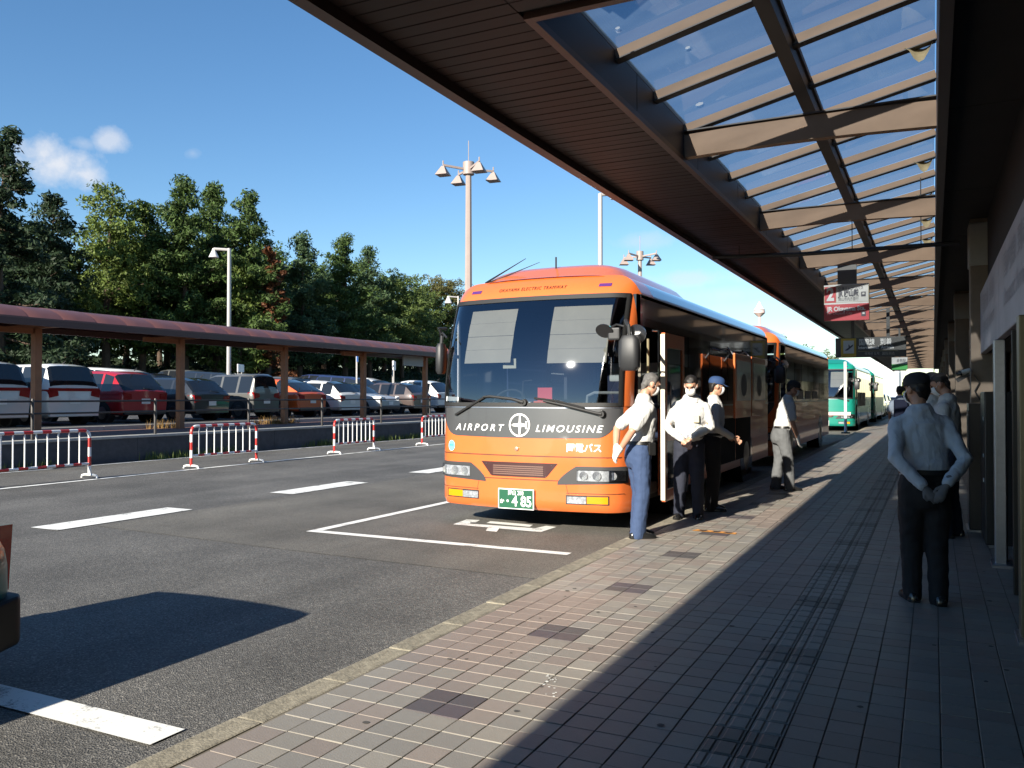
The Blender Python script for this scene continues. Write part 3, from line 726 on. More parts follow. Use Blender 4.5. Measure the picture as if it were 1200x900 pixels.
    q = MB(); q.box(-1.2, 1.2, .5, 2.6, .95, .99); q.build('cab_floor', DASH, t)
    q = MB(); q.box(-1.2, 1.2, .75, 2.6, 2.84, 2.86); q.build('cab_ceiling', M('cab_ceiling', (.16, .16, .17), .8), t)
    for (a, b, zl) in ((-1.0, -.27, 2.02), (.24, .98, 2.00)):
        zs = zl
        for k in range(4):
            ze = zl + (2.73 - zl) * (k + 1) / 4; patch(a, b, zs + .003, ze, 8, 4, -.15 - .003 * (k % 2)).build('sun_blind', BLIND, t, smooth=True, fix=False); zs = ze
    q = MB(); q.box(-1.2, 1.2, 2.6, 6.6, .95, .99); q.build('saloon_floor', DASH, t)
    q = MB(); q.box(-1.2, 1.2, 2.6, 6.6, 2.84, 2.86); q.build('saloon_ceiling', M('cab_ceiling', (.16, .16, .17), .8), t)
    if detail >= 1:
        for row in range(4):
            for sx in (-.92, -.45, .45, .92):
                q = MB(); yy = 2.3 + .95 * row; q.box(sx - .21, sx + .21, yy, yy + .16, 1.0, 2.02); se = q.build('passenger_seat', M('seat_cloth', (.03, .04, .08), .9), t, bevel=.05)
                q = MB(); q.box(sx - .17, sx + .17, yy - .012, yy + .17, 1.78, 2.04); q.build('headrest_cover', M('headrest_white', (.6, .6, .57), .9), se, bevel=.03)
        q = MB(); q.tube([(.55, .75, 1.47), (.50, .9, 1.58), (.60, .88, 1.62), (.95, .88, 1.62), (1.02, .9, 1.56), (1.0, .75, 1.47)], .018, 8); q.build('dash_rail', M('dash_grey', (.3, .3, .28), .5), da, smooth=True)
        st = MB()
        for k in range(25):
            a = 2 * math.pi * k / 24; st.v.append((0, 0, 0)) if False else None
        q = MB(); q.tube([(-.55 + .22 * math.cos(a), .80 + .10 * math.sin(a), 1.50 + .16 * math.sin(a)) for a in [2 * math.pi * k / 20 for k in range(21)]], .016, 8); q.build('steering_wheel', DASH, t, smooth=True)
        q = MB(); q.box(-.85, -.25, 1.3, 1.5, 1.2, 2.05); q.build('driver_seat', M('seat_cloth', (.03, .04, .08), .9), t, bevel=.05)
        q = MB(); q.box(.10, .29, .28, .30, 1.50, 1.68); q.build('dash_card', M('card_red', (.72, .06, .05), .5), da)
        q = MB(); q.box(.08, .36, .2, .27, 1.462, 1.52); q.build('dash_box', M('card_red2', (.75, .10, .03), .5), da, bevel=.01)
        q = MB(); q.box(-.10, .06, .16, .22, 1.462, 1.51); q.build('dash_box', PLW, da, bevel=.01)
        q = MB(); q.tube([(-.12, .3, 1.46), (-.10, .3, 1.76), (0.02, .3, 1.77)], .012, 6); q.build('dash_camera_arm', DASH, da)
        q = MB(); q.box(-.4, -.22, .34, .36, 1.92, 2.04); q.build('route_card', M('card_cream', (.6, .55, .4), .7), t)
    # band, lamps, grille and plate on the front
    def zlow(x): u = abs(x); return 1.085 + .012 * u * u + (.26 * ((u - .9) / .28) ** 2.6 if u > .9 else 0)
    bd = patch(-1.18, 1.18, zlow, 1.452, 60, 8, .006, .012).build('front_band', band, t, **SM)
    patch(-1.17, 1.17, 1.436, 1.449, 40, 1, .012, .01).build('band_trim', STEEL, bd, **SM)
    for (c, wd) in ((.868, .012),): patch(-1.22, 1.22, c, c + wd, 40, 1, .002).build('panel_seam', SEAMM, fp, **SM)
    patch(-.56, .56, .592, .602, 20, 1, .002).build('panel_seam', SEAMM, fp, **SM)
    for s in (-1, 1):
        a, b = sorted((s * .575, s * 1.2)); patch(a, b, .455, .463, 14, 1, .002).build('panel_seam', SEAMM, fp, **SM)
        a, b = sorted((s * .56, s * .60)); patch(a, b, lambda x: .59 - (abs(x) - .56) * 4, lambda x: .61 - (abs(x) - .56) * 4, 4, 1, .002).build('panel_seam', SEAMM, fp, **SM)
        x0, x1 = sorted((s * .47, s * 1.225))
        hb = patch(x0, x1, lambda x: .552 + .03 * max(0, (abs(x) - .47) / .75), lambda x: .575 + (.195 * min(1, (abs(x) - .47) / .22) ** .7 if abs(x) > .47 else 0), 30, 6, .004, .012).build('headlamp_bezel', M('lamp_bezel', (.05, .05, .052), .35), t, **SM)
        x0, x1 = sorted((s * .705, s * 1.205)); patch(x0, x1, .605, .725, 16, 4, .008, .006).build('lamp_reflector', M('lamp_silver', (.42, .43, .45), .3, metal=.3, var=.45, vs=26), hb, **SM)
        for cx, r in ((.78, .05), (.93, .052), (1.10, .045)):
            c = Fp(s * cx, .665, .012); q = MB(); q.tube([c + Vector((0, .02, 0)), c + Vector((0, -.006, 0)), c + Vector((0, -.004, 0))], [r * .7, r, r * .3], 16); q.build('lamp_bowl', CHR, hb, smooth=True)
        patch(x0, x1, .60, .73, 16, 4, .024, .02).build('lamp_lens', LENS, hb, **SM)
        for (a, b, m, nm) in ((.585, .805, None, 'fog_lamp'), (.815, 1.05, AMB, 'turn_lamp')):
            q0, q1 = sorted((s * a, s * b)); lm = patch(q0, q1, .345, .425, 8, 3, .004, .01).build(nm, m or M('lamp_silver', (.5, .5, .5)), t, **SM)
            patch(q0 - .014, q1 + .014, .332, .438, 8, 3, .0025, .004).build('lamp_surround', RUB, lm, **SM)
            if m is None: patch(q0, q1, .345, .425, 8, 3, .014, .008).build('lamp_lens', LENS, lm, **SM)
        q0, q1 = sorted((s * .80, s * .95)); patch(q0, q1, 2.885, 2.925, 6, 2, .006, .01).build('marker_lamp', PURP, t, **SM)
    gr = patch(-.53, .47, lambda x: .625 + .165 * max(0, (abs(x + .03) - .36) / .14), .795, 40, 4, .004, .012).build('grille', M('grille_dark', (.05, .018, .018), .3, coat=.4), t, **SM)
    for k in range(5): patch(-.36, .30, .648 + k * .024, .660 + k * .024, 10, 1, .012, .008).build('slat', M('grille_slat', (.16, .09, .07), .5), gr, **SM)
    for x in (-.46, -.40, .40, .33): c = Fp(x, .77 if abs(x + .03) > .4 else .64, .006); MB().sphere(c, .007, 8).build('bolt', CHR, gr)
    pc = -.04; py = yF(pc, .36) - .02
    plo = MB(); plo.box(pc - .235, pc + .235, py - .012, py, .245, .485); pl_ = plo.build('number_plate', PLW, t, bevel=.004)
    q = MB(); q.box(pc - .222, pc + .222, py - .0145, py - .0125, .257, .473); q.build('plate_field', PLG, pl_)
    yy = py - .017
    lettering('lettering', '岡山 200', PLW, pl_, (pc, yy, .435), (1, 0, 0), (0, 0, 1), .07, width=.20, bold=.001)
    lettering('lettering', 'か', PLW, pl_, (pc - .18, yy, .33), (1, 0, 0), (0, 0, 1), .06, bold=.001)
    lettering('lettering', '・', PLW, pl_, (pc - .105, yy, .33), (1, 0, 0), (0, 0, 1), .12, bold=.002)
    lettering('lettering', plate[0] + ' ' + plate[1:], PLW, pl_, (pc + .08, yy, .335), (1, 0, 0), (0, 0, 1), .17, width=.255, bold=.004)
    # mirrors
    for s in (1, -1):
        mr = MB(); cx = s * 1.36 if s > 0 else s * 1.27; my = -.02 if s > 0 else .30; fx = 1.0 if s > 0 else .45
        rings = []
        for k, (z, a, b) in enumerate(((1.86, .08, .05), (1.90, .115, .075), (2.05, .12, .08), (2.20, .115, .075), (2.25, .08, .05))):
            rings.append([Vector((cx + fx * a * math.copysign(abs(math.cos(q)) ** .6, math.cos(q)), my + b * math.copysign(abs(math.sin(q)) ** .6, math.sin(q)), z)) for q in [2 * math.pi * i / 20 for i in range(20)]])
        mr.loft(rings); mo = mr.build('wing_mirror', MIRB, t, smooth=True)
        q = MB(); q.tube([(cx, my, 2.24), (cx - .01 * s, my, 2.36), (s * 1.24, .2, 2.44), (s * 1.22, .34, 2.44)], .022, 8); q.build('mirror_arm', MIRB, mo, smooth=True)
        q = MB(); q.box(cx - .095 * fx, cx + .095 * fx, my + .078, my + .084, 1.93, 2.19); q.build('mirror_glass', CHR, mo)
        q = MB(); q.tube([(s * 1.1, -.12, 2.30), (s * 1.1, -.105, 2.315)], [.10, .09], 16); q.xform(Matrix.Identity(4)); (q.build('spot_mirror', MIRB, mo, smooth=True) if s > 0 else None)
        q = MB(); q.tube([(s * 1.1, -.10 if s > 0 else .16, 2.31), (s * 1.2, .0 if s > 0 else .22, 2.38), (s * 1.28, .02 if s > 0 else .3, 2.36)], .012, 6); q.build('mirror_arm', MIRB, mo, smooth=True)
        if s > 0:
            q = MB(); q.tube([(1.42, .05, 2.27), (1.42, .09, 2.28)], [.11, .10], 16); q.build('spot_mirror', CHR, mo, smooth=True)
            q = MB(); q.box(1.13, 1.27, -.10, -.02, 2.20, 2.34); q.build('spot_mirror', MIRB, mo, bevel=.02)
    # wipers
    def F3(x, z, o): return Fp(x, z, o)
    for nm, pts in (('wiper', [(-.50, 1.565), (-.40, 1.57), (-.10, 1.54), (.05, 1.50)]), ('wiper', [(.30, 1.52), (.55, 1.47), (.92, 1.38), (.98, 1.37)])):
        wv = MB(); wv.tube([F3(x, z, .045) for x, z in pts], [.012, .016, .018, .022], 8); wo = wv.build(nm, RUB, t, smooth=True)
        bl = [(-.93, 1.345), (-.72, 1.45), (-.48, 1.57)] if pts[0][0] < 0 else [(.18, 1.55), (.45, 1.52), (.78, 1.44)]
        q = MB(); q.tube([F3(x, z, .03) for x, z in bl], .014, 6); q.build('blade', RUB, wo, smooth=True)
        c = F3(pts[-1][0], pts[-1][1], .03); q = MB(); q.tube([c + Vector((0, .03, 0)), c - Vector((0, .02, 0))], [.045, .035], 14); q.build('pivot', RUB, wo, smooth=True)
    # rooftop air-conditioner fairing, aerials
    rows = []
    for y, h, wd in ((.62, .0, .80), (.72, .03, .95), (.92, .14, 1.0), (1.10, .20, 1.0), (1.45, .225, 1.0), (3.6, .215, .99), (3.95, .14, .97), (4.1, .0, .95)):
        rg = []
        for i in range(21):
            u = -1 + i / 10; ed = (1 - abs(u) ** 7) if abs(u) < 1 else 0
            x = u * wd; rg.append(Vector((x, y + .06 * u * u * (1 if y < 1.3 else 0), zr(x) - .015 + (h + .012) * ed)))
        rows.append(rg)
    hp_ = MB().loft(rows, closed=False, caps=False).build('roof_fairing', main, t, **SM)
    if detail >= 1:
        q = MB(); q.tube([(.03, 1.0, 3.15), (.03, 1.0, 3.37)], .012, 8); q.build('aerial', RUB, hp_)
        q = MB(); q.tube([(-.86, .75, 3.05), (-.82, .8, 3.10), (-.45, 1.1, 3.40)], [.02, .012, .004], 6); q.build('aerial', RUB, t)
        q = MB(); q.tube([(-.80, .76, 3.06), (-.74, .82, 3.10), (-.2, 1.0, 3.32)], [.02, .01, .003], 6); q.build('aerial', RUB, t)
    return t, fp, bd, br

def bus_texts(t, fp, bd, br):
    W_ = M('bus_print_white', (.82, .82, .80), .45); DK_ = M('bus_print_brown', (.06, .018, .008), .5)
    def on_front(cx, cz, off): return lambda a, b: Fp(cx + a, cz + b, off)
    lettering('lettering', 'AIRPORT', W_, bd, 0, (1, 0, 0), (0, 0, 1), .115, width=.72, shear=.28, space=1.5, bold=.001, fmap=on_front(-.585, 1.195, .012))
    lettering('lettering', 'LIMOUSINE', W_, bd, 0, (1, 0, 0), (0, 0, 1), .115, width=.80, shear=.28, space=1.3, bold=.001, fmap=on_front(.585, 1.195, .012))
    q = MB(); n = 32; cx, cz = -.012, 1.235; vs = []; fs = []
    for k in range(n):
        a = 2 * math.pi * k / n
        for r in (.118, .138): vs.append(Fp(cx + r * math.cos(a), cz + r * math.sin(a), .013))
    for k in range(n): fs.append((2 * k, 2 * k + 1, (2 * k + 3) % (2 * n), (2 * k + 2) % (2 * n)))
    q.add(vs, fs); ring = q.build('emblem_ring', W_, bd, fix=False)
    pl = [(-.105, 0), (-.085, .014), (-.03, .017), (-.008, .025), (-.005, .105), (.0, .115), (.014, .105), (.022, .022), (.075, .014), (.08, .045), (.098, .045), (.10, 0)]
    poly = pl + [(x, -z) for x, z in pl[-2:0:-1]]
    q = MB(); q.add([Fp(cx + x, cz + z, .0135) for x, z in poly], [tuple(range(len(poly)))]); q.build('emblem_plane', W_, bd, fix=False)
    lettering('lettering', '岡電バス', W_, fp, 0, (1, 0, 0), (0, 0, 1), .105, width=.40, bold=.002, fmap=on_front(.78, .975, .006))
    lettering('lettering', 'OKAYAMA ELECTRIC TRAMWAY', DK_, br, 0, (1, 0, 0), (0, 0, 1), .062, width=.92, space=1.2, fmap=on_front(-.06, 2.90, .006))
    c = Fp(-1.0, .965, .004); q = MB(); q.add([Fp(-1.0 + .052 * math.cos(a), .965 + .066 * math.sin(a), .005) for a in [2 * math.pi * k / 24 for k in range(24)]], [tuple(range(24))]); sk = q.build('round_sticker', M('sticker_blue', (.16, .62, .78), .5), fp, fix=False)
    lettering('lettering', 'eco', M('sticker_navy', (.03, .1, .45), .5), sk, 0, (1, 0, 0), (0, 0, 1), .05, width=.055, fmap=on_front(-1.0, .975, .007))
    c = Fp(-.045, .955, .0); q = MB(); q.tube([c, c - Vector((0, .014, 0)), c - Vector((0, .016, 0))], [.026, .024, .012], 14); q.build('lock_cap', M('lock_metal', (.6, .4, .3), .3, metal=.8), fp, smooth=True)
    q = MB(); v = [Fp(x, z, .016) for x, z in ((-1.12, 1.515), (-.90, 1.52), (-.90, 1.565), (-1.115, 1.575))]; q.add(v, [(0, 1, 2, 3)]); q.build('inspection_card', PLW, t, fix=False)
    q = MB(); q.add([Fp(1.0 + .03 * math.cos(a), 2.36 + .03 * math.sin(a), .016) for a in [2 * math.pi * k / 16 for k in range(16)]], [tuple(range(16))]); q.build('round_sticker', M('sticker_blue', (.2, .6, .8)), t, fix=False)
b1, fp, bd, br = make_bus('airport_bus', 'orange airport limousine bus with grey band, plate 485 and open front door', 9.35, ORANGE, BGREY, 8.98, 'buses at the kerb')
bus_texts(b1, fp, bd, br)
# open entrance: step well, handrail, door leaf swung out and hatch panels raised, all on the kerb side
q = MB(); q.box(.45, 1.22, .62, 1.48, .36, .50); q.build('entrance_step', M('step_grey', (.10, .10, .10), .6), b1, bevel=.01)
q = MB(); q.box(.45, .95, .62, 1.48, .50, .80); q.build('entrance_step', M('step_grey', (.10, .10, .10)), b1, bevel=.01)
q = MB(); q.box(.30, .34, .62, 1.50, .4, 2.75); q.build('step_well_wall', M('well_dark', (.03, .03, .035), .6), b1)
q = MB(); q.box(.34, 1.22, .615, .64, .85, 1.42); q.build('front_modesty_panel', M('navy_panel', (.012, .016, .05), .5), b1)
q = MB(); q.tube([(1.12, .70, .85), (1.12, .70, 2.3), (1.05, .75, 2.42)], .018, 8); q.build('handrail', M('rail_cream', (.55, .45, .26), .4), b1, smooth=True)
q = MB(); q.tube([(1.16, 1.30, .6), (1.16, 1.30, 2.3)], .016, 8); q.build('handrail', M('rail_cream', (.55, .45, .26)), b1, smooth=True)
q = MB(); q.box(1.19, 1.25, .62, 1.48, 2.42, 2.79); q.build('door_header', BBLK, b1)
X = 1.375; dl = MB(); y0, y1 = 1.16, 2.06
dl.box(X, X + .045, y0, y1, .28, .42); dl.box(X, X + .045, y0, y1, 2.18, 2.36); dl.box(X, X + .045, y0, y0 + .09, .42, 2.18); dl.box(X, X + .045, y1 - .09, y1, .42, 2.18); dl.box(X, X + .045, y0 + .09, y1 - .09, 1.02, 1.16)
do = dl.build('entrance_door', ORANGE, b1)
for (za, zb) in ((.42, 1.02), (1.16, 2.18)):
    q = MB(); q.box(X + .012, X + .03, y0 + .09, y1 - .09, za, zb); q.build('door_glass', SWIN, do)
q = MB(); q.box(X - .004, X + .05, y0 - .03, y0 - .002, .3, 2.34); q.build('door_edge', M('door_edge_cream', (.62, .57, .46), .5), do)
q = MB(); q.tube([(X + .07, y0 + .16, 1.2), (X + .07, y0 + .16, 1.75)], .012, 6); q.build('door_handle', CHR, do)
HP = M('hatch_reflection_pale', (.62, .60, .55), .16, coat=.5, var=.08, vs=2)  # pale colour stands in for the bright reflection in the hatch paint
for k, (a, c) in enumerate(((4.72, 6.05), (6.12, 7.45))):
    X = 1.50
    q = MB(); q.box(X, X + .035, a, c, 1.22, 2.27); hb_ = q.build('luggage_hatch', ORANGE, b1, bevel=.01)
    q = MB(); q.box(X + .036, X + .042, a + .10, c - .05, 1.50, 2.16); q.build('hatch_reflection', HP, hb_, bevel=.02)
    q = MB(); q.add([(X + .0445, (a + c) / 2 + .23 * math.cos(w_), 1.76 + .19 * math.sin(w_)) for w_ in [2 * math.pi * j / 20 for j in range(20)]], [tuple(range(20))]); q.build('hatch_emblem', INK, hb_, fix=False)
    q = MB(); q.tube([(1.22, a + .2, 2.3), (1.38, a + .2, 2.36), (X + .01, a + .2, 2.2)], .016, 6); q.build('hatch_arm', STEEL, hb_)
    q = MB(); q.box(1.251, 1.256, a, c, .45, 1.2); q.build('luggage_bay_shade', M('bay_shade', (.008, .008, .008), .9), b1)  # flat dark panel painted in for the shaded opening; no real recess
nb = MB(); lettering('lettering', '岡山駅', PLW, b1, (0, 0, 0), (0, 1, 0), (0, 0, 1), .2, width=.75, fmap=lambda a, b_: Vector((1.262, 8.55 + a, 1.78 + b_)), bold=.004)
lettering('lettering', '空港線', PLW, b1, (0, 0, 0), (0, 1, 0), (0, 0, 1), .2, width=.75, fmap=lambda a, b_: Vector((1.262, 8.55 + a, 1.55 + b_)), bold=.004)
b2, fp2, bd2, br2 = make_bus('airport_bus', 'second orange bus standing directly behind the one with plate 485', 10.6, ORANGE, BGREY, 19.3, 'buses at the kerb', 1, plate='487')
bus_texts(b2, fp2, bd2, br2)
q = MB(); v = [Fp(x, z, .03) for x, z in ((.45, 1.35), (1.05, 1.35), (1.05, 1.60), (.45, 1.60))]; q.add(v, [(0, 1, 2, 3)]); cbd = q.build('route_board', M('board_cream', (.68, .55, .32), .6), b2, fix=False)
for k in range(3):
    q = MB(); q.box(1.262, 1.266, 3.3 + k * 1.5, 4.4 + k * 1.5, 1.50, 1.72); q.build('window_poster', M('poster_pale', (.26, .26, .24), .6, var=.6, vs=6), b2)
b3, *_ = make_bus('coach', 'teal green coach parked behind the two orange buses', 11.0, TEAL, TEAL, 40.2, 'buses at the kerb', 0, plate='312')
q = MB(); q.box(-1.1, 1.1, -.03, .0, .72, .86); q.build('bumper_light_bar', M('bar_pale', (.6, .5, .45), .5), b3)
for k in range(3):
    q = MB(); q.box(1.262, 1.268, 1.8 + 1.7 * k, 3.2 + 1.7 * k, 1.1, 1.75); q.build('window_poster', M('poster_pale', (.5, .5, .48)), b3)
b4, *_ = make_bus('coach', 'teal green coach parked farthest along the kerb behind another teal coach', 11.0, TEAL, TEAL, 53.8, 'buses at the kerb', 0, plate='318')
# ------------------------------------------------------------------ cars
CGL = M('car_glass', (.012, .014, .017), .05, spec=.8); TAIL = M('tail_red', (.26, .004, .006), .18, coat=.6); HEADL = M('head_lens', (.62, .64, .66), .12, coat=.5, var=.2, vs=30)
TRIMB = M('car_trim_black', (.018, .018, .018), .55)
def paint(nm, c, metal=.0): return M('paint_' + nm, c, .3, metal=metal, coat=.8, var=.02, vs=3)
P_WHITE, P_PEARL, P_RED, P_BLACK = paint('white', (.72, .72, .70)), paint('pearl', (.60, .60, .58)), paint('red', (.38, .012, .016)), paint('black', (.016, .018, .022))
P_GREY, P_ORANGE, P_SILVER, P_BROWN, P_BLUE, P_TEAL = paint('grey', (.085, .085, .08)), paint('orange', (.62, .10, .018)), paint('silver', (.42, .43, .44)), paint('bronze', (.075, .055, .05)), paint('blue', (.02, .03, .09)), paint('green', (.01, .13, .14))
STYLES = {  # L, W, H, roofline (u from rear, height share), belt share, side pane spans
 'minivan': dict(L=4.8, W=1.80, H=1.80, top=[(0, .58), (.012, .72), (.05, .96), (.12, 1), (.55, 1), (.66, .95), (.86, .60), (.93, .54), (1, .42)], belt=.57, panes=[(.06, .27), (.285, .48), (.50, .72)]),
 'suv': dict(L=4.5, W=1.82, H=1.68, top=[(0, .60), (.03, .70), (.12, .93), (.22, .985), (.45, 1), (.56, .96), (.73, .64), (.92, .57), (1, .46)], belt=.60, panes=[(.12, .22), (.24, .42), (.44, .60)]),
 'wagon': dict(L=4.6, W=1.76, H=1.52, top=[(0, .60), (.03, .70), (.11, .92), (.2, .98), (.48, 1), (.58, .95), (.75, .63), (.93, .55), (1, .44)], belt=.61, panes=[(.11, .23), (.25, .42), (.44, .62)]),
 'estate': dict(L=4.4, W=1.70, H=1.53, top=[(0, .60), (.010, .72), (.035, .95), (.08, 1), (.52, 1), (.60, .95), (.76, .63), (.93, .55), (1, .44)], belt=.60, panes=[(.06, .24), (.26, .43), (.45, .63)]),
 'taxi': dict(L=4.7, W=1.69, H=1.48, top=[(0, .56), (.02, .655), (.15, .675), (.30, .95), (.38, .99), (.52, 1), (.60, .95), (.75, .66), (.93, .58), (1, .45)], belt=.62, panes=[(.30, .44), (.46, .62)]),
 'hatch': dict(L=4.36, W=1.79, H=1.56, top=[(0, .60), (.04, .70), (.17, .90), (.28, .98), (.48, 1), (.58, .95), (.75, .64), (.93, .57), (1, .45)], belt=.62, panes=[(.17, .29), (.31, .45), (.47, .62)]),
 'boxy': dict(L=3.5, W=1.48, H=1.68, top=[(0, .58), (.008, .72), (.03, .95), (.07, 1), (.60, 1), (.68, .96), (.82, .62), (.95, .55), (1, .44)], belt=.58, panes=[(.05, .22), (.25, .46), (.49, .70)]),
 'sedan': dict(L=4.7, W=1.78, H=1.46, top=[(0, .56), (.02, .66), (.15, .68), (.32, .95), (.40, .99), (.52, 1), (.60, .95), (.75, .66), (.93, .58), (1, .45)], belt=.64, panes=[(.31, .44), (.46, .62)]),
}
def make_car(name, label, style, col, loc, rz, group=None, detail=True):
    S_ = STYLES[style]; L, W, H = S_['L'], S_['W'], S_['H']; hb = S_['belt'] * H; hw = W / 2
    t = thing(name, label, 'car', loc, rz, group)
    us = sorted(set([0, .006, .02, .04] + [u for u, _ in S_['top']] + [q for p in S_['panes'] for q in p] + [.33, .38, .53, .8, .88, .96, .985, .995, 1]))
    tu, tz = zip(*S_['top'])
    rings = []
    for u in us:
        zt = float(np.interp(u, tu, tz)) * H; end = min(u, 1 - u) / .05
        wf = .90 + .10 * min(1, end) ** .5 if end < 1 else 1.0
        if u > .86: wf *= 1 - .10 * ((u - .86) / .14) ** 2
        wb = hw * wf; zb = .24 + (.10 * (1 - min(1, end * 1.5)))
        cab = zt - hb; be = min(hb, zt - .03)
        y = -L / 2 + u * L
        if cab > .12: wt = hw * wf - .10 - .16 * min(1, cab / (H - hb)); p5 = (wt + .05, zt - .09 * min(1, cab / .3)); p6 = (wt - .05, zt - .02)
        else: p5 = (wb * .93, be + (zt - be) * .5); p6 = (wb * .80, zt - .012)
        half = [(0, zb), (wb * .80, zb), (wb * .965, zb + .06), (wb * 1.0, zb + (be - zb) * .45), (wb * 1.0, be - .12), (wb * .965, be), p5, p6, (wt * .5 if cab > .12 else wb * .45, zt + .004), (0, zt + .010)]
        rings.append([Vector((x, y, z)) for x, z in half] + [Vector((-x, y, z)) for x, z in half[-2:0:-1]])
    n = len(rings[0]); hnum = 10
    body = MB(); panes = {}
    def key(i, j):
        jm = j if j < hnum - 1 else n - 1 - j           # mirrored row index 0..8
        u0, u1 = us[i], us[i + 1]; um = (u0 + u1) / 2; z0 = float(np.interp(u0, tu, tz)) * H; z1 = float(np.interp(u1, tu, tz)) * H
        side = 'l' if j >= hnum - 1 else 'r'
        if jm == 5:
            for k, (a, b) in enumerate(S_['panes']):
                if a - 1e-6 <= u0 and u1 <= b + 1e-6: return ('side_window', side, k)
        if jm >= 6 and min(z0, z1) > hb + .03:
            first_roof = [u for u, q in S_['top'] if q > .97][0]; last_roof = [u for u, q in S_['top'] if q > .97][-1]
            if um < first_roof and max(z0, z1) < H * .985: return ('rear_window', '', 0)
            if um > last_roof and max(z0, z1) < H * .995: return ('windscreen', '', 0)
        if jm >= 6 and um > .5 and max(z0, z1) <= H * .97 and min(z0, z1) > hb - .06 and (z0 - z1) > .06: return ('windscreen', '', 0)
        return None
    for i in range(len(rings) - 1):
        for j in range(n):
            q = [rings[i][j], rings[i][(j + 1) % n], rings[i + 1][(j + 1) % n], rings[i + 1][j]]
            k = key(i, j); tgt = body if k is None else panes.setdefault(k, MB()); tgt.add(q, [(0, 1, 2, 3)])
    body.add(rings[0], [tuple(range(n))]); body.add(rings[-1], [tuple(range(n))])
    bo = body.build('body', col, t, fix=False)
    bm = bmesh.new(); bm.from_mesh(bo.data); bmesh.ops.remove_doubles(bm, verts=bm.verts, dist=.0005); bmesh.ops.recalc_face_normals(bm, faces=bm.faces); bm.to_mesh(bo.data); bm.free()
    bo.data.polygons.foreach_set('use_smooth', [True] * len(bo.data.polygons)); bo.data.set_sharp_from_angle(angle=math.radians(32))
    for k, m in panes.items(): m.build(k[0], CGL, t, smooth=True, fix=False)
    yr, yf = -L / 2, L / 2
    for sx in (-1, 1):
        q = MB()                                     # tail lamp wrapping the corner
        x1 = hw * .90; z0, z1 = hb - .30, hb - .04
        if style in ('minivan', 'boxy'): z0, z1 = hb - .22, hb + .02
        if style == 'taxi': z0, z1 = .55, .90
        q.add([(sx * (x1 - .30), yr - .012, z0 + .06), (sx * (x1 - .01), yr - .012, z0), (sx * (x1 + .02), yr - .012, z1), (sx * (x1 - .28), yr - .012, z1 - .05), (sx * (hw * .985 + .006), yr + .26, z0 + (.08 if style != 'taxi' else 0)), (sx * (hw * .972 + .006), yr + .24, z1)],
              [(0, 1, 2, 3), (1, 4, 5, 2)]); q.build('tail_lamp', TAIL, t)
        q = MB(); z = hb - .22
        q.add([(sx * hw * .45, yf + .004, z - .02), (sx * hw * .80, yf - .01, z - .04), (sx * hw * .80, yf - .03, z + .12), (sx * hw * .5, yf - .005, z + .08), (sx * (hw * .93), yf - .30, z + .02), (sx * hw * .92, yf - .32, z + .15)], [(0, 1, 2, 3), (1, 4, 5, 2)]); q.build('headlight', HEADL, t)
        q = MB(); q.sphere((sx * (hw + .09), yr + L * .64, hb + .08), (.10, .06, .075), 10); mo = q.build('mirror', col, t, smooth=True)
        for yy in (yr + L * .195, yr + L * .80):
            q = MB(); q.tube([(sx * (hw - .20), yy, .325), (sx * (hw + .008), yy, .325)], .375, 22); q.build('wheel_arch', TRIMB, t, smooth=True)
            q = MB(); q.tube([(sx * (hw - .21), yy, .32), (sx * (hw - .19), yy, .32), (sx * (hw + .0), yy, .32), (sx * (hw + .016), yy, .32)], [.29, .32, .32, .29], 22); wo = q.build('wheel', TYRE, t, smooth=True)
            q = MB(); q.tube([(sx * (hw - .05), yy, .32), (sx * (hw + .022), yy, .32), (sx * (hw + .03), yy, .32)], [.21, .205, .06], 14); q.build('rim', RIM, wo, smooth=True)
        if detail:
            for k, (a, b) in enumerate(S_['panes'][-2:]):
                q = MB(); yy = yr + L * (a + .02); q.box(min(sx * (hw + .004), sx * (hw + .03)), max(sx * (hw + .004), sx * (hw + .03)), yy, yy + .16, hb - .12, hb - .09); q.build('door_handle', col, t)
    if style == 'taxi':
        q = MB(); q.prism([(-hw * 1.0, yr + .12, .24), (-hw * .99, yr - .02, .27), (-hw * .93, yr - .055, .27), (hw * .93, yr - .055, .27), (hw * .99, yr - .02, .27), (hw, yr + .12, .24)], (0, 0, .26)); q.build('rear_bumper', TRIMB, t, bevel=.03, seg=3, smooth=True)
    q = MB(); q.box(-hw * .86, hw * .86, yr - .02, yr + .1, .26, .40); q.build('rear_bumper', TRIMB if style in ('suv', 'hatch') else col, t, bevel=.02)
    q = MB(); q.box(-hw * .80, hw * .80, yf - .1, yf + .015, .25, .42); q.build('front_grille', TRIMB, t, bevel=.02)
    for y_, s_ in ((yr - .024, -1), (yf + .02, 1)):
        q = MB(); zc = hb - .32 if s_ < 0 else .52; q.box(-.165, .165, min(y_, y_ + .012 * -s_), max(y_, y_ + .012 * -s_), zc - .08, zc + .085); q.build('number_plate', PLW, t)
    if detail:
        q = MB(); q.tube([(0, yr + L * .12, H + .0), (0, yr + L * .09, H + .09)], [.02, .006], 6); q.build('aerial', TRIMB, t)
        q = MB(); q.bar((-.05, yr + .03, hb + .10), (.35, yr + .05, hb + .06), .02, .02); q.build('rear_wiper', TRIMB, t)
    return t
LOT = .60; XREAR = -22.4
def lot_z(x): return float(np.interp(-x, [0, 28.0, 35.0, 54.0], [LOT, LOT, LOT + .42, LOT + 1.15]))   # the car park rises gently towards the bank
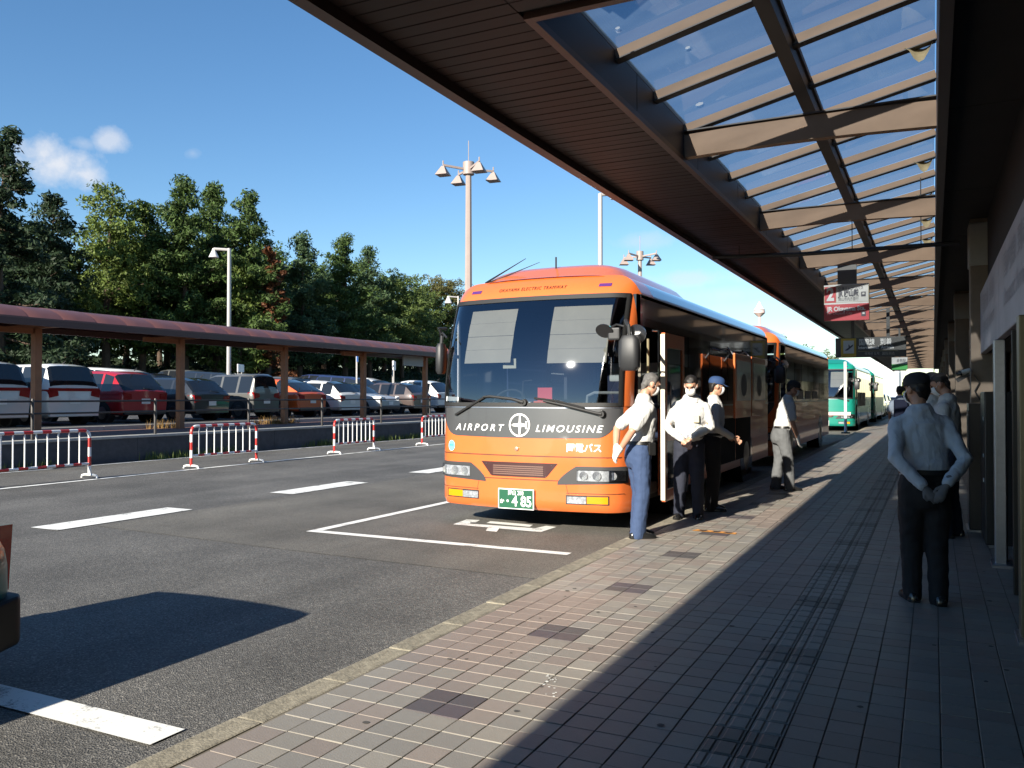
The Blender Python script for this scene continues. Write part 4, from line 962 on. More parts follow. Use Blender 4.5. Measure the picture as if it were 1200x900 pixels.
row1 = [(14.2, 'minivan', P_PEARL, 'silver white minivan with dark rear glass at the near end of the front row', 'w'), (16.45, 'minivan', P_WHITE, 'white minivan with red lamp strip parked beside a red hatchback SUV', 'w'),
        (19.05, 'suv', P_RED, 'bright red SUV parked between a white minivan and a black wagon', ''), (21.65, 'wagon', P_BLACK, 'black wagon with tall red tail lamps parked beside the red SUV', ''),
        (24.35, 'boxy', P_GREY, 'dark grey boxy small van parked beside an orange hatchback', ''), (27.05, 'hatch', P_ORANGE, 'orange hatchback with black lower bumper parked by a walkway post', ''),
        (29.7, 'wagon', P_WHITE, 'white estate wagon parked beside the orange hatchback', ''), (32.4, 'sedan', P_SILVER, 'silver saloon parked nose out between white and bronze wagons', 'f'),
        (35.0, 'wagon', P_BROWN, 'dark bronze wagon parked beyond the silver saloon', ''), (37.8, 'suv', P_WHITE, 'white SUV parked at the far end of the front row', '')]
GR1 = 'cars in the front row of the car park'
for (y, st, col, lab, fl) in row1:
    L = STYLES[st]['L']; rz = math.pi / 2 if fl != 'f' else -math.pi / 2
    c = make_car('parked_car', lab, st, col, (XREAR - L / 2 + R.uniform(-.25, .05), y, LOT), rz + R.uniform(-.012, .012), GR1)
    if fl == 'w':
        W = 1.8; q = MB(); q.box(-.80, .80, -L / 2 - .012, -L / 2 + .02, 1.00, 1.09); q.build('lamp_strip', TAIL, c)
row2 = [(17.2, 'suv', P_PEARL, 'white SUV facing out in the second row behind the red SUV'), (20.6, 'wagon', P_BLUE, 'dark blue wagon facing out in the second row'), (23.0, 'suv', P_WHITE, 'white SUV in the second row behind the black wagon'),
        (25.7, 'minivan', P_WHITE, 'white minivan in the second row behind the boxy grey van'), (28.4, 'sedan', P_SILVER, 'silver saloon in the second row behind the orange hatchback'), (31.0, 'minivan', P_BLACK, 'black minivan in the second row behind the white estate wagon'),
        (33.7, 'wagon', P_SILVER, 'silver wagon in the second row'), (36.4, 'suv', P_GREY, 'grey SUV in the second row'), (39.1, 'wagon', P_WHITE, 'white wagon in the second row near its far end'), (41.8, 'minivan', P_BLUE, 'navy minivan in the second row'), (44.5, 'suv', P_PEARL, 'pearl white SUV ending the second row')]
for (y, st, col, lab) in row2:
    L = STYLES[st]['L']; cx_ = -29.4 - L / 2 + R.uniform(-.3, .3); c = make_car('parked_car', lab, st, col, (cx_, y, lot_z(cx_)), -math.pi / 2 + R.uniform(-.015, .015), 'cars in the second row of the car park', False); c.rotation_euler.x = -.06
cols3 = [('white', P_WHITE), ('silver', P_SILVER), ('black', P_BLACK), ('pearl', P_PEARL), ('blue', P_BLUE), ('grey', P_GREY)]
for k in range(14):
    nm, col = cols3[k % 6]; st = ['minivan', 'suv', 'wagon', 'boxy', 'sedan'][(k * 3) % 5]; L = STYLES[st]['L']
    make_car('parked_car', 'distant %s %s in the third row below the wooded bank' % (nm, {'minivan': 'minivan', 'suv': 'SUV', 'wagon': 'wagon', 'boxy': 'small van', 'sedan': 'saloon'}[st]), st, col, (-42 - L / 2, 26 + 2.75 * k, lot_z(-42 - L / 2)), math.pi / 2, 'distant cars in the third row', False).rotation_euler.x = .038
# car at the kerb nearer than the buses: only its rear corner reaches into the picture
tx = make_car('kerbside_car', 'teal green saloon with red tail lamp at the kerb before the first bus', 'taxi', P_TEAL, (-5.16, .48, RZ), math.pi, None, False)
# vehicles beyond the coaches
for (y, st, col, lab, x) in [(70, 'minivan', P_WHITE, 'white minivan standing beyond the teal coaches', -4.2), (77, 'minivan', P_SILVER, 'silver minivan standing behind the white minivan', -4.25), (84, 'suv', P_GREY, 'grey SUV in the line of vehicles beyond the coaches', -4.3), (98, 'sedan', P_WHITE, 'white saloon far along the kerb', -3.9), (112, 'wagon', P_PEARL, 'pearl wagon farthest along the kerb', -3.2)]:
    make_car('waiting_vehicle', lab, st, col, (x, y, RZ), math.pi, 'vehicles waiting beyond the coaches', False)
# ------------------------------------------------------------------ far side of the road: wall, covered walkway, railing, barriers
WALLM = M('wall_concrete', (.062, .062, .066), .85, var=.3, vs=1.5, bump=.25, bs=30, vs2=9)
COPE = M('wall_coping', (.36, .35, .32), .8, var=.15, vs=4)
y = -12.0; lw = thing('retaining_wall', 'low dark concrete retaining wall with pale coping below the covered walkway', 'wall', (-17.6, 15, RZ)); lw.location = (0, 0, 0)
for k in range(30):
    a = -12 + 2.4 * k; mb = MB(); mb.box(-17.75, -17.40, a + .004, a + 2.396, RZ - .2, .44); mb.build('wall_panel', WALLM, lw)
    mb = MB(); mb.box(-17.78, -17.375, a + .004, a + 2.396, .441, .50); mb.build('coping_stone', COPE, lw, bevel=.01)
WALK = M('walkway_paving', (.17, .085, .07), .8, var=.2, vs=3)
mb = MB(); mb.add([(-20.7, -12, .50), (-17.76, -12, .48), (-17.76, 60, .48), (-20.7, 60, .50)], [(0, 1, 2, 3)]); tag(mb.build('walkway', WALK), kind='structure')
kb = thing('walkway_kerb', None, None); kb['kind'] = 'structure'
mb = MB(); mb.box(-.09, .09, .004, 1.99, -.2, 0); kme = mb.mesh('kerb_stone', COPE, bevel=.01)
for k in range(36): link('kerb_stone', kme, kb, (-20.75, -12 + 2 * k, .62))
mb = MB(); mb.loft([[Vector((x, -30, lot_z(x))), Vector((x, 120, lot_z(x)))] for x in (-54, -35, -28, -20.84)], closed=False, caps=False); lot = tag(mb.build('car_park', A_LOT), kind='structure')
for k in range(20):
    for xa in (-27.4, -34.5):
        yb = 12.8 + 2.65 * k; q = MB(); q.add([(xa, yb, lot_z(xa) + .006), (xa + 4.9, yb, lot_z(xa + 4.9) + .006), (xa + 4.9, yb + .1, lot_z(xa + 4.9) + .006), (xa, yb + .1, lot_z(xa) + .006)], [(0, 1, 2, 3)]); q.build('bay_line', PAINT, lot)
# covered walkway
POST = M('walkway_post', (.30, .125, .055), .6, var=.15, vs=3); EAVE = M('walkway_eave', (.06, .024, .02), .5)
ROOFM = M('walkway_roof', (.125, .052, .046), .45, var=.16, vs=.8)
wk = thing('covered_walkway', 'covered walkway with curved red-brown roof on orange-brown posts', 'shelter', (-20, 22, .5)); wk.location = (0, 0, 0)
def arc(u): return -20.05 + 1.25 * math.sin(u), 2.97 + .67 * math.cos(u * .92)
prof = [arc(-1.15 + 2.3 * k / 12) for k in range(13)]
me_p = None
for k in range(46):
    y0 = -9 + .9 * k
    if me_p is None:
        mb = MB(); rows = [[Vector((x, yy, z + (.012 if 0 < i < 5 else 0))) for x, z in prof] + [Vector((x, yy, z - .03)) for x, z in prof[::-1]] for i, yy in enumerate((.0, .02, .44, .86, .895))]
        mb.loft(rows); me_p = mb.mesh('roof_panel', ROOFM, smooth=True, ang=30)
    if y0 < 33.0: link('roof_panel', me_p, wk, (0, y0, R.uniform(-.006, .006)))
for xx in (-18.93, -21.17):
    mb = MB(); mb.box(xx - .05, xx + .05, -9, 33.3, 3.12, 3.27); mb.build('eave_beam', EAVE, wk)
for y in [13.55 + 4.5 * k for k in range(-5, 5)]:
    mb = MB(); mb.box(-20.09, -19.91, y - .09, y + .09, .49, 3.14); mb.build('post', POST, wk, bevel=.012)
    mb = MB(); mb.box(-21.10, -18.99, y - .07, y + .07, 3.141, 3.24); mb.build('cross_arm', POST, wk)
    mb = MB(); mb.box(-20.05, -19.95, y - 1.3, y - .12, 3.0, 3.13); mb.build('brace', POST, wk)
# black railing on the wall
RAILM = M('railing_black', (.02, .017, .016), .5)
for k in range(-7, 9):
    y = 15.08 + 3.25 * k
    rl = thing('railing_section', 'black two-rail railing section standing on the retaining wall', 'railing', (-17.58, y, .5), 0, 'railing sections on the retaining wall')
    mb = MB(); mb.tube([(0, 0, 0), (0, 0, .86), (0, 0, .90)], [.035, .035, .02], 8); mb.build('post', RAILM, rl, smooth=True)
    for z in (.84, .57):
        mb = MB(); mb.tube([(0, .02, z), (0, 3.23, z)], .022, 8); mb.build('rail', RAILM, rl, smooth=True)
# red and white crowd barriers
BR = M('barrier_red', (.52, .025, .02), .4); BW = M('barrier_white', (.78, .78, .76), .4)
def barrier(x, y0, y1, lab):
    Lb = y1 - y0; t = thing('crowd_barrier', lab, 'barrier', (x, y0, RZ), 0, 'red and white barriers along the far edge line')
    path = [Vector((0, 0, .06)), Vector((0, 0, .80))] + [Vector((0, .12 - .12 * math.cos(a), .80 + .12 * math.sin(a))) for a in (.4, .8, 1.2, 1.57)]
    path += [Vector((0, Lb - .12, .92))] + [Vector((0, Lb - .12 + .12 * math.sin(a), .80 + .12 * math.cos(a))) for a in (.4, .8, 1.2, 1.57)] + [Vector((0, Lb, .06))]
    seg = [(path[i + 1] - path[i]).length for i in range(len(path) - 1)]; tot = sum(seg)
    def at(d):
        for i, s in enumerate(seg):
            if d <= s or i == len(seg) - 1: return path[i] + (path[i + 1] - path[i]) * (d / s)
            d -= s
    n = int(tot / .17); mbx = MB()
    for k in range(n):
        a, b = tot * k / n, tot * (k + 1) / n; mbx.tube([at(a + (b - a) * i / 4) for i in range(5)], .03, 8, caps=False, mi=k % 2)
    mbx.build('frame', [BR, BW], t, smooth=True)
    mbx = MB(); n = int(Lb / .17)
    for k in range(n): mbx.tube([(0, Lb * k / n, .28), (0, Lb * (k + 1) / n, .28)], .024, 8, caps=False, mi=k % 2)
    mbx.build('lower_rail', [BW, BR], t, smooth=True)
    m = 9
    for k in range(1, m): MB().tube([(0, Lb * k / m, .29), (0, Lb * k / m, .91)], .013, 6).build('picket', BW, t, smooth=True)
    for yy in (0, Lb): MB().tube([(-.22, yy, .0), (-.20, yy, .05), (-.12, yy, .065), (.12, yy, .065), (.20, yy, .05), (.22, yy, .0)], .022, 8).build('foot', BW, t, smooth=True)
barrier(-14.55, 9.0, 10.95, 'red and white barrier in line with the white minivans')
barrier(-14.45, 13.35, 15.33, 'red and white barrier in line with the black wagon')
barrier(-14.55, 18.38, 20.2, 'red and white barrier in line with the orange hatchback')
barrier(-14.6, 22.86, 24.7, 'red and white barrier half hidden behind the bus front')
# weeds at the wall foot
WEED = M('weed_green', (.10, .13, .03), .8, var=.3, vs=4)
def tufts(nm, pts, hmin, hmax, mat, blades=14):
    vs, fs = [], []; rr = random.Random(5)
    for (x, y, z) in pts:
        for b in range(blades):
            a = rr.uniform(0, 6.28); h = rr.uniform(hmin, hmax); bx, by = x + rr.gauss(0, .06), y + rr.gauss(0, .10); ln = rr.uniform(.1, .5) * h; w_ = .012
            k = len(vs); vs += [(bx - w_ * math.sin(a), by + w_ * math.cos(a), z), (bx + w_ * math.sin(a), by - w_ * math.cos(a), z), (bx + ln * math.cos(a), by + ln * math.sin(a), z + h)]; fs.append((k, k + 1, k + 2))
    me = bpy.data.meshes.new(nm); me.from_pydata(vs, [], fs); me.materials.append(mat); return link(nm, me)
rr = random.Random(9); pts = []
for (a, b, n) in ((9.5, 12.2, 26), (14.5, 17.5, 42), (20.5, 22.0, 20), (23.0, 28, 70), (30, 38, 40)): pts += [(-17.30 + rr.gauss(0, .05), rr.uniform(a, b), RZ) for _ in range(n)]
tag(tufts('weeds', pts, .06, .26, WEED), 'ragged weeds growing along the foot of the retaining wall', 'weeds', kind='stuff')
pts = [(-20.3 + rr.gauss(0, .15), 22.5 + rr.gauss(0, .5), .5) for _ in range(26)] + [(-20.4 + rr.gauss(0, .1), 18 + rr.gauss(0, .3), .5) for _ in range(10)]
tag(tufts('dry_grass', pts, .1, .32, M('dry_grass', (.22, .13, .04), .9, var=.3, vs=4)), 'dry tufts of grass at the walkway posts', 'grass', kind='stuff')
# lamp poles
GALV = M('galvanised_pole', (.38, .365, .355), .45, metal=.25, var=.06, vs=2); PINKP = M('pole_pinkish', (.30, .24, .215), .5, var=.05, vs=2)
def arm_pole(name, lab, base, h, ax, ay, r, grp=None, mat=GALV):
    t = thing(name, lab, 'lamp post', base, 0, grp)
    MB().tube([(0, 0, 0), (0, 0, h * .5), (0, 0, h)], [r * 1.15, r, r * .9], 10).build('pole', mat, t, smooth=True)
    MB().tube([(0, 0, h - .06), (ax, ay, h - .02)], r * .75, 8).build('arm', mat, t, smooth=True)
    MB().tube([(ax, ay, h), (ax, ay, h - .1), (ax, ay, h - .36), (ax, ay, h - .37)], [.05, .08, .20, .04], 12).build('lamp_head', M('lamp_pale', (.62, .60, .58), .5), t, smooth=True)
    MB().tube([(0, 0, 0), (0, 0, .04)], r * 2.2, 10).build('base_plate', mat, t)
def quad_pole(lab, base, h, k, r, spin):
    t = thing('floodlight_mast', lab, 'lamp mast', base, spin, 'four-lamp masts')
    MB().tube([(0, 0, 0), (0, 0, h * .5), (0, 0, h)], [r * 1.2, r, r * .8], 8).build('pole', PINKP, t, smooth=True)
    MB().tube([(0, 0, h - .2 * k), (0, 0, h + .42 * k), (0, 0, h + .45 * k)], [r * 1.5, r * 1.5, r * .6], 16).build('hub', PINKP, t, smooth=True)
    MB().tube([(0, 0, h + .4 * k), (0, 0, h + 1.5 * k)], .02, 6).build('lightning_rod', PINKP, t)
    for q in range(4):
        a = math.pi / 4 + math.pi / 2 * q; d = Vector((math.cos(a), math.sin(a), 0)); e = d * 1.35 * k
        MB().bar((0, 0, h + .05 * k), e + Vector((0, 0, h + .12 * k)), .09 * k, .10 * k).build('arm', PINKP, t)
        z = h + .12 * k; s = .31 * k; p = [e + Vector((sx * s, sy * s, z - .5 * k)) for sx, sy in ((-1, -1), (1, -1), (1, 1), (-1, 1))]; u = [e + Vector((sx * .07, sy * .07, z - .05)) for sx, sy in ((-1, -1), (1, -1), (1, 1), (-1, 1))]
        lm = MB(); lm.loft([u, p]); lo = lm.build('lamp_shade', PINKP, t)
        MB().tube([e + Vector((0, 0, z)), e + Vector((0, 0, z + .22 * k))], .035 * k, 6).build('finial', PINKP, t)
    MB().tube([(0, 0, 0), (0, 0, .05)], r * 2, 12).build('base_plate', PINKP, t)
p = onx(268, 440, -25.2); arm_pole('lamp_post', 'slim pale lamp post standing among the parked cars', (p.x, p.y, LOT), onx(268, 291, -25.2).z - LOT, -.55, -.28, .08)
p = onx(549, 400, -20.6); quad_pole('tall mast with four pyramid lamps behind the first bus', (p.x, p.y, LOT), onx(549, 200, -20.6).z - LOT, 1.0, .19, .12)
p = onx(750, 350, -18.2); quad_pole('more distant mast with four pyramid lamps above the bus roof', (p.x, p.y, LOT - .1), onx(750, 300, -18.2).z - LOT, 1.0, .17, .5)
p = onx(703.5, 300, -18.4); arm_pole('lamp_post', 'tall pale lamp post with one arm rising behind the bus roof', (p.x, p.y, .48), onx(703.5, 227, -18.4).z - .48, .75, .32, .16)
p = onx(537, 380, -21.6); arm_pole('lamp_post', 'short pale lamp post partly hidden by the bus front corner', (p.x, p.y, LOT), onx(537, 347, -21.6).z - LOT, -.45, -.22, .05)
# small signs in the car park
def board(lab, px, py0, py1, x, w_, col, pole=True):
    a, b = onx(px, py0, x), onx(px, py1, x); t = thing('car_park_sign', lab, 'sign', (x, b.y, LOT), .5)
    q = MB(); q.box(-.03, .03, -w_ / 2, w_ / 2, b.z - LOT, a.z - LOT); q.build('panel', col, t, bevel=.01)
    for yy in (-w_ * .3, w_ * .3): MB().tube([(-.05, yy, 0), (-.05, yy, a.z - LOT)], .025, 6).build('leg', GALV, t)
board('white notice board on legs behind the slim lamp post', 282, 427, 436, -36, 1.25, WHITE)
board('small white sign under the end of the covered walkway', 462, 423, 434, -24.2, 1.0, WHITE)
board('narrow blue parking sign on a post in the car park', 419, 415, 424, -30, .5, M('sign_blue', (.02, .12, .42), .5))
hs_ = onx(470, 417, -20.2); hsg = thing('walkway_sign', 'grey rectangular sign hung under the far end of the walkway roof', 'sign', (-19.6, hs_.y, 2.72))
MB().box(-.03, .03, -.75, .75, 0, .42).build('panel', M('sign_grey', (.28, .28, .28), .5), hsg)
for yy in (-.6, .6): MB().tube([(0, yy, .42), (0, yy, .44)], .02, 6).build('hanger', GALV, hsg)
# distant radio tower and the pale tank-like hall at the end of the road
p = ony(890, 366, 210); tw = thing('control_mast', 'distant red and white mast with round platform beyond the buses', 'tower', (p.x, p.y, 0)); hz = p.z
for k in range(7):
    MB().tube([(0, 0, hz * k / 7), (0, 0, hz * (k + 1) / 7)], (1.0 - .06 * k) * .5, 8).build('shaft_segment', [M('mast_pale', (.6, .45, .42), .6), BW][k % 2], tw, smooth=True)
MB().tube([(0, 0, hz - 1.0), (0, 0, hz - .2), (0, 0, hz + .4), (0, 0, hz + .6)], [.5, 1.35, 1.35, .8], 14).build('platform', M('mast_pale', (.6, .45, .42), .6), tw, smooth=True)
MB().tube([(0, 0, hz + .6), (0, 0, hz + 1.0), (0, 0, hz + 2.6)], [1.4, 1.0, .1], 12).build('cap', BW, tw, smooth=True)
YT = 150.0; a, b = ony(1016, 470, YT), ony(1056, 470, YT); zt = ony(1030, 420, YT).z
tk = thing('storage_hall', 'pale white round-roofed hall at the far end of the road', 'building', ((a.x + b.x) / 2, YT, RZ)); rr_ = (b.x - a.x) / 2
MB().tube([(0, 0, 0), (0, 0, zt * .72), (0, 0, zt * .93), (0, 0, zt)], [rr_, rr_, rr_ * .75, rr_ * .3], 24).build('shell', M('hall_white', (.62, .63, .62), .6, var=.08, vs=.4), tk, smooth=True)
for k in range(12):
    an = math.pi * 2 * k / 12; MB().box(rr_ * math.cos(an) - .12, rr_ * math.cos(an) + .12, rr_ * math.sin(an) - .12, rr_ * math.sin(an) + .12, 0, zt * .72).build('rib', M('hall_rib', (.4, .42, .42), .6), tk)
# ------------------------------------------------------------------ wooded bank behind the car park
def bank_z(x): return lot_z(x) if x > -54 else  float(np.interp(-x, [54, 57, 64, 80, 130], [LOT + 1.15, 2.2, 3.9, 5.5, 7.0]))
xs_ = [-54, -55.5, -57, -60, -64, -72, -80, -100, -130]; ys_ = [-60 + 8 * k for k in range(48)]
rows = [[Vector((x, y, bank_z(x) + (.25 * math.sin(y * .31 + x) if x < -57 else 0))) for y in ys_] for x in xs_]
GRASSM = M('bank_grass', (.045, .070, .020), .95, var=.45, vs=.35, bump=.6, bs=6, vs2=3)
tag(MB().loft(rows, closed=False, caps=False).build('grass_bank', GRASSM, smooth=True), kind='structure')
def leaf_mat(nm, c, dark=.45, trans=.25):
    m = bpy.data.materials.new(nm); m.use_nodes = True; nt = m.node_tree; b = nt.nodes['Principled BSDF']; L = nt.links.new
    g = N(nt, 'ShaderNodeNewGeometry'); tc = N(nt, 'ShaderNodeTexCoord'); nz = N(nt, 'ShaderNodeTexNoise'); nz.inputs['Scale'].default_value = .55; nz.inputs['Detail'].default_value = 3
    L(tc.outputs['Object'], nz.inputs['Vector'])
    ad = N(nt, 'ShaderNodeMath', operation='ADD'); L(g.outputs['Random Per Island'], ad.inputs[0]); L(nz.outputs['Fac'], ad.inputs[1])
    mr = N(nt, 'ShaderNodeMapRange'); mr.inputs['From Min'].default_value = .3; mr.inputs['From Max'].default_value = 1.6; mr.inputs['To Min'].default_value = dark; mr.inputs['To Max'].default_value = 1.5
    L(ad.outputs[0], mr.inputs['Value']); mu = N(nt, 'ShaderNodeVectorMath', operation='SCALE'); mu.inputs[0].default_value = c; L(mr.outputs[0], mu.inputs['Scale'])
    L(mu.outputs[0], b.inputs['Base Color']); b.inputs['Roughness'].default_value = .6; b.inputs['Specular IOR Level'].default_value = .25
    tr = N(nt, 'ShaderNodeBsdfTranslucent'); L(mu.outputs[0], tr.inputs[0]); mx = N(nt, 'ShaderNodeMixShader'); mx.inputs[0].default_value = trans
    L(b.outputs[0], mx.inputs[1]); L(tr.outputs[0], mx.inputs[2]); L(mx.outputs[0], nt.nodes['Material Output'].inputs[0])
    return m
LEAF = {'pine': leaf_mat('needles_green', (.064, .104, .028)), 'dark': leaf_mat('needles_dark', (.026, .045, .021)), 'bright': leaf_mat('leaves_bright', (.105, .145, .032)), 'blue': leaf_mat('needles_bluish', (.066, .108, .048)),
        'mid': leaf_mat('leaves_mid', (.092, .130, .036)), 'olive': leaf_mat('leaves_olive', (.11, .105, .035)), 'dead': leaf_mat('needles_dead', (.125, .048, .020))}
BARK = M('bark', (.07, .045, .03), .9, var=.3, vs=3)
def leaf_cloud(cent, rad, n, size, rng, flat=1.0, up=.0, elong=1.0):
    """n leaf faces round each clump centre"""
    C_ = np.repeat(np.array(cent), n, axis=0); Rr = np.repeat(np.array(rad), n)
    k = len(C_); d = rng.normal(size=(k, 3)); d /= np.linalg.norm(d, axis=1)[:, None]; r = Rr * rng.uniform(.25, 1, k) ** .6
    P = C_ + d * r[:, None] * np.array([1, 1, flat])
    nrm = d * .7 + rng.normal(size=(k, 3)) * .6 + np.array([0, 0, up]); nrm /= np.linalg.norm(nrm, axis=1)[:, None]
    a = np.cross(nrm, rng.normal(size=(k, 3))); a /= np.linalg.norm(a, axis=1)[:, None]; b = np.cross(nrm, a)
    s = size * rng.uniform(.6, 1.3, k)[:, None]
    V = np.stack([P - a * s * elong, P - b * s * .45, P + a * s * elong, P + b * s * .45], 1).reshape(-1, 3)
    return V
def tree(name, lab, px, pyt, hw_px, kind, col, x, seed, group='trees on the bank behind the car park', low=.2, dens=1.0, cat='tree'):
    low = max(low, .14) if kind != 'dead' else low
    rng = np.random.default_rng(seed); rr = random.Random(seed)
    top = onx(px, pyt, x); bz = bank_z(x) - .1; H = top.z - bz; dist = abs(x) * .446 + top.y * .895; cr = hw_px * 1.32 * dist / F_PX
    t = thing(name, lab, cat, (x, top.y, bz), rr.uniform(0, 6.28) * 0, group)
    lean = Vector((rr.uniform(-.4, .4), rr.uniform(-.4, .4), 0)); nseg = 7
    axis = lambda u: Vector((lean.x * u * u + .15 * math.sin(u * 5 + seed), lean.y * u * u + .15 * math.cos(u * 4 + seed), H * u))
    tk = MB(); r0 = .018 * H + .06
    tk.tube([axis(k / nseg * (.97 if kind != 'broad' else .8)) for k in range(nseg + 1)], [r0 * (1 - .9 * k / nseg) for k in range(nseg + 1)], 8)
    cent, rad = [], []
    if kind in ('pine', 'cedar', 'dead'):
        nb = int((60 if kind == 'cedar' else 46) * dens * max(.7, H / 14))
        for k in range(nb):
            u = low + (1 - low) * (k + rr.random()) / nb
            if kind == 'cedar': ln = cr * (1.08 - .98 * u ** 1.1) * rr.uniform(.75, 1.1)
            elif kind == 'dead': ln = cr * (1.15 - .95 * u) * rr.uniform(.4, 1.3)
            else: ln = cr * (1.06 - .98 * max(0, (u - .22) / .78) ** 1.35) * rr.uniform(.5, 1.25) * min(1, .75 + u)
            a = rr.uniform(0, 6.28) if k % 3 else k * 2.4; p = axis(u); rise = (-.12 if kind == 'cedar' else .22) * ln + rr.uniform(-.1, .2)
            e = p + Vector((math.cos(a) * ln, math.sin(a) * ln, rise)); m = p.lerp(e, .5) + Vector((0, 0, -.08 * ln))
            tk.tube([p, m, e], [max(.02, r0 * .35 * (1 - u)), max(.015, r0 * .2 * (1 - u)), .012], 5, caps=False)
            ns = max(2, int(ln / .42)); 
            for q in range(ns):
                f = .12 + .88 * (q + .7) / ns; c = p.lerp(e, f) + Vector((rr.gauss(0, .16), rr.gauss(0, .16), rr.uniform(-.02, .22)))
                cent.append(tuple(c)); rad.append(rr.uniform(.42, .78) * (.8 if kind == 'cedar' else .55 if kind == 'dead' else 1.0) * min(1.2, .6 + cr / 4))
        cent.append(tuple(axis(1.0) - Vector((0, 0, .3)))); rad.append(.4)
        V = leaf_cloud(cent, rad, int(44), .165, rng, .7, .3, 1.3)
    else:
        n = int(170 * dens * (cr / 4) ** 1.3 * (H / 12) ** .5) + 40; c0 = H * (low + (1 - low) * .46); hz_ = H * (1 - low) * .54
        lobes = [(rr.uniform(-.5, .5) * cr, rr.uniform(-.5, .5) * cr, c0 + rr.uniform(-.5, .45) * hz_, rr.uniform(.45, .7)) for _ in range(7)] + [(0, 0, c0 + hz_ * .42, .55)]
        for k in range(n):
            lx, ly, lz, ls = lobes[k % len(lobes)]; d = rng.normal(size=3); d /= np.linalg.norm(d); s = rr.uniform(.55, 1.0)
            q = np.array([lx + d[0] * cr * ls * s, ly + d[1] * cr * ls * s, lz + d[2] * hz_ * ls * .95 * s]); q[2] = min(q[2], H - .2)
            cent.append(tuple(q)); rad.append(rr.uniform(.45, .85))
        for k in range(9):
            c = cent[k * len(cent) // 9]; u = .3 + .05 * k; tk.tube([axis(u), axis(u).lerp(Vector(c), .5) + Vector((0, 0, .3)), c], [r0 * .4, r0 * .25, .02], 5, caps=False)
        V = leaf_cloud(cent, rad, 56, .17, rng, .85, .25)
    tk.build('trunk', BARK, t, smooth=True)
    F_ = np.arange(len(V)).reshape(-1, 4); me = bpy.data.meshes.new('crown'); me.vertices.add(len(V)); me.vertices.foreach_set('co', V.astype(np.float32).ravel())
    me.loops.add(len(V)); me.loops.foreach_set('vertex_index', F_.ravel().astype(np.int32)); me.polygons.add(len(F_)); me.polygons.foreach_set('loop_start', np.arange(0, len(V), 4, dtype=np.int32))
    me.update(calc_edges=True); me.materials.append(LEAF[col]); link('crown', me, t)
    return t
TL = [('conifer', 'tall dark layered conifer at the end of the tree row', 2, 158, 78, 'cedar', 'dark', -52, 1, .05, 1.2),
      ('conifer', 'dark bushy conifer between the tall layered one and the bright green tree', 62, 233, 42, 'pine', 'dark', -58, 2, .06, 1.3),
      ('broadleaf_tree', 'bright yellow-green tree with airy top', 128, 197, 44, 'broad', 'bright', -60, 3, .2, .9),
      ('broadleaf_tree', 'dark green tree below and behind the bright green tree', 92, 262, 50, 'broad', 'mid', -64, 4, .0, 1.1),
      ('pine_tree', 'short pine between the bright green tree and the tall twin pines', 168, 240, 36, 'pine', 'pine', -60, 5, .05, 1.2),
      ('pine_tree', 'tall dense pine with a rounded top', 216, 214, 42, 'pine', 'pine', -58, 6, .05, 1.6),
      ('pine_tree', 'tall pine standing close beside the dense rounded pine', 252, 218, 38, 'pine', 'pine', -60, 7, .05, 1.6),
      ('pine_tree', 'spreading pine with long bare-tipped branches above the dead tree', 292, 231, 48, 'pine', 'pine', -56, 8, .05, 1.4),
      ('pine_tree', 'low yellowish pine beside the slim lamp post', 284, 312, 26, 'pine', 'bright', -55, 9, .0, 1.3),
      ('dead_pine', 'dead pine with rust brown needles', 317, 294, 20, 'dead', 'dead', -53.5, 10, .06, 1.25),
      ('pine_tree', 'bluish green pine right beside the dead brown one', 352, 278, 40, 'pine', 'blue', -58, 11, .0, 1.5),
      ('pine_tree', 'pointed green pine with a narrow crown', 404, 279, 34, 'pine', 'pine', -58, 12, .0, 1.6),
      ('pine_tree', 'slim pine just beyond the pointed one', 432, 293, 30, 'pine', 'blue', -62, 13, .0, 1.5),
      ('broadleaf_tree', 'rounded green tree beyond the pines', 470, 314, 50, 'broad', 'mid', -62, 14, .0, 1.3),
      ('broadleaf_tree', 'olive brown rounded tree nearest the bus front', 512, 321, 42, 'broad', 'olive', -70, 15, .0, 1.1),
      ('broadleaf_tree', 'dark tree filling the gap between the short pine and tall pines', 190, 285, 55, 'broad', 'mid', -68, 16, .0, 1.1),
      ('broadleaf_tree', 'dark tree filling the gap behind the dead pine', 330, 315, 55, 'broad', 'mid', -70, 17, .0, 1.1),
      ('broadleaf_tree', 'low dark tree behind the pointed pine', 420, 335, 55, 'broad', 'mid', -72, 18, .0, 1.1),
      ('broadleaf_tree', 'low dark tree behind the tall layered conifer', 20, 285, 60, 'broad', 'dark', -62, 19, .0, 1.1),
      ('broadleaf_tree', 'wide dark tree at the back of the bank behind the bluish pine', 375, 330, 60, 'broad', 'dark', -78, 20, .0, 1.0),
      ('broadleaf_tree', 'wide dark tree at the back of the bank behind the rounded pine', 245, 300, 60, 'broad', 'dark', -76, 21, .0, 1.0),
      ('broadleaf_tree', 'dark tree at the back hidden by the bus front', 560, 340, 50, 'broad', 'dark', -70, 22, .0, 1.0)]
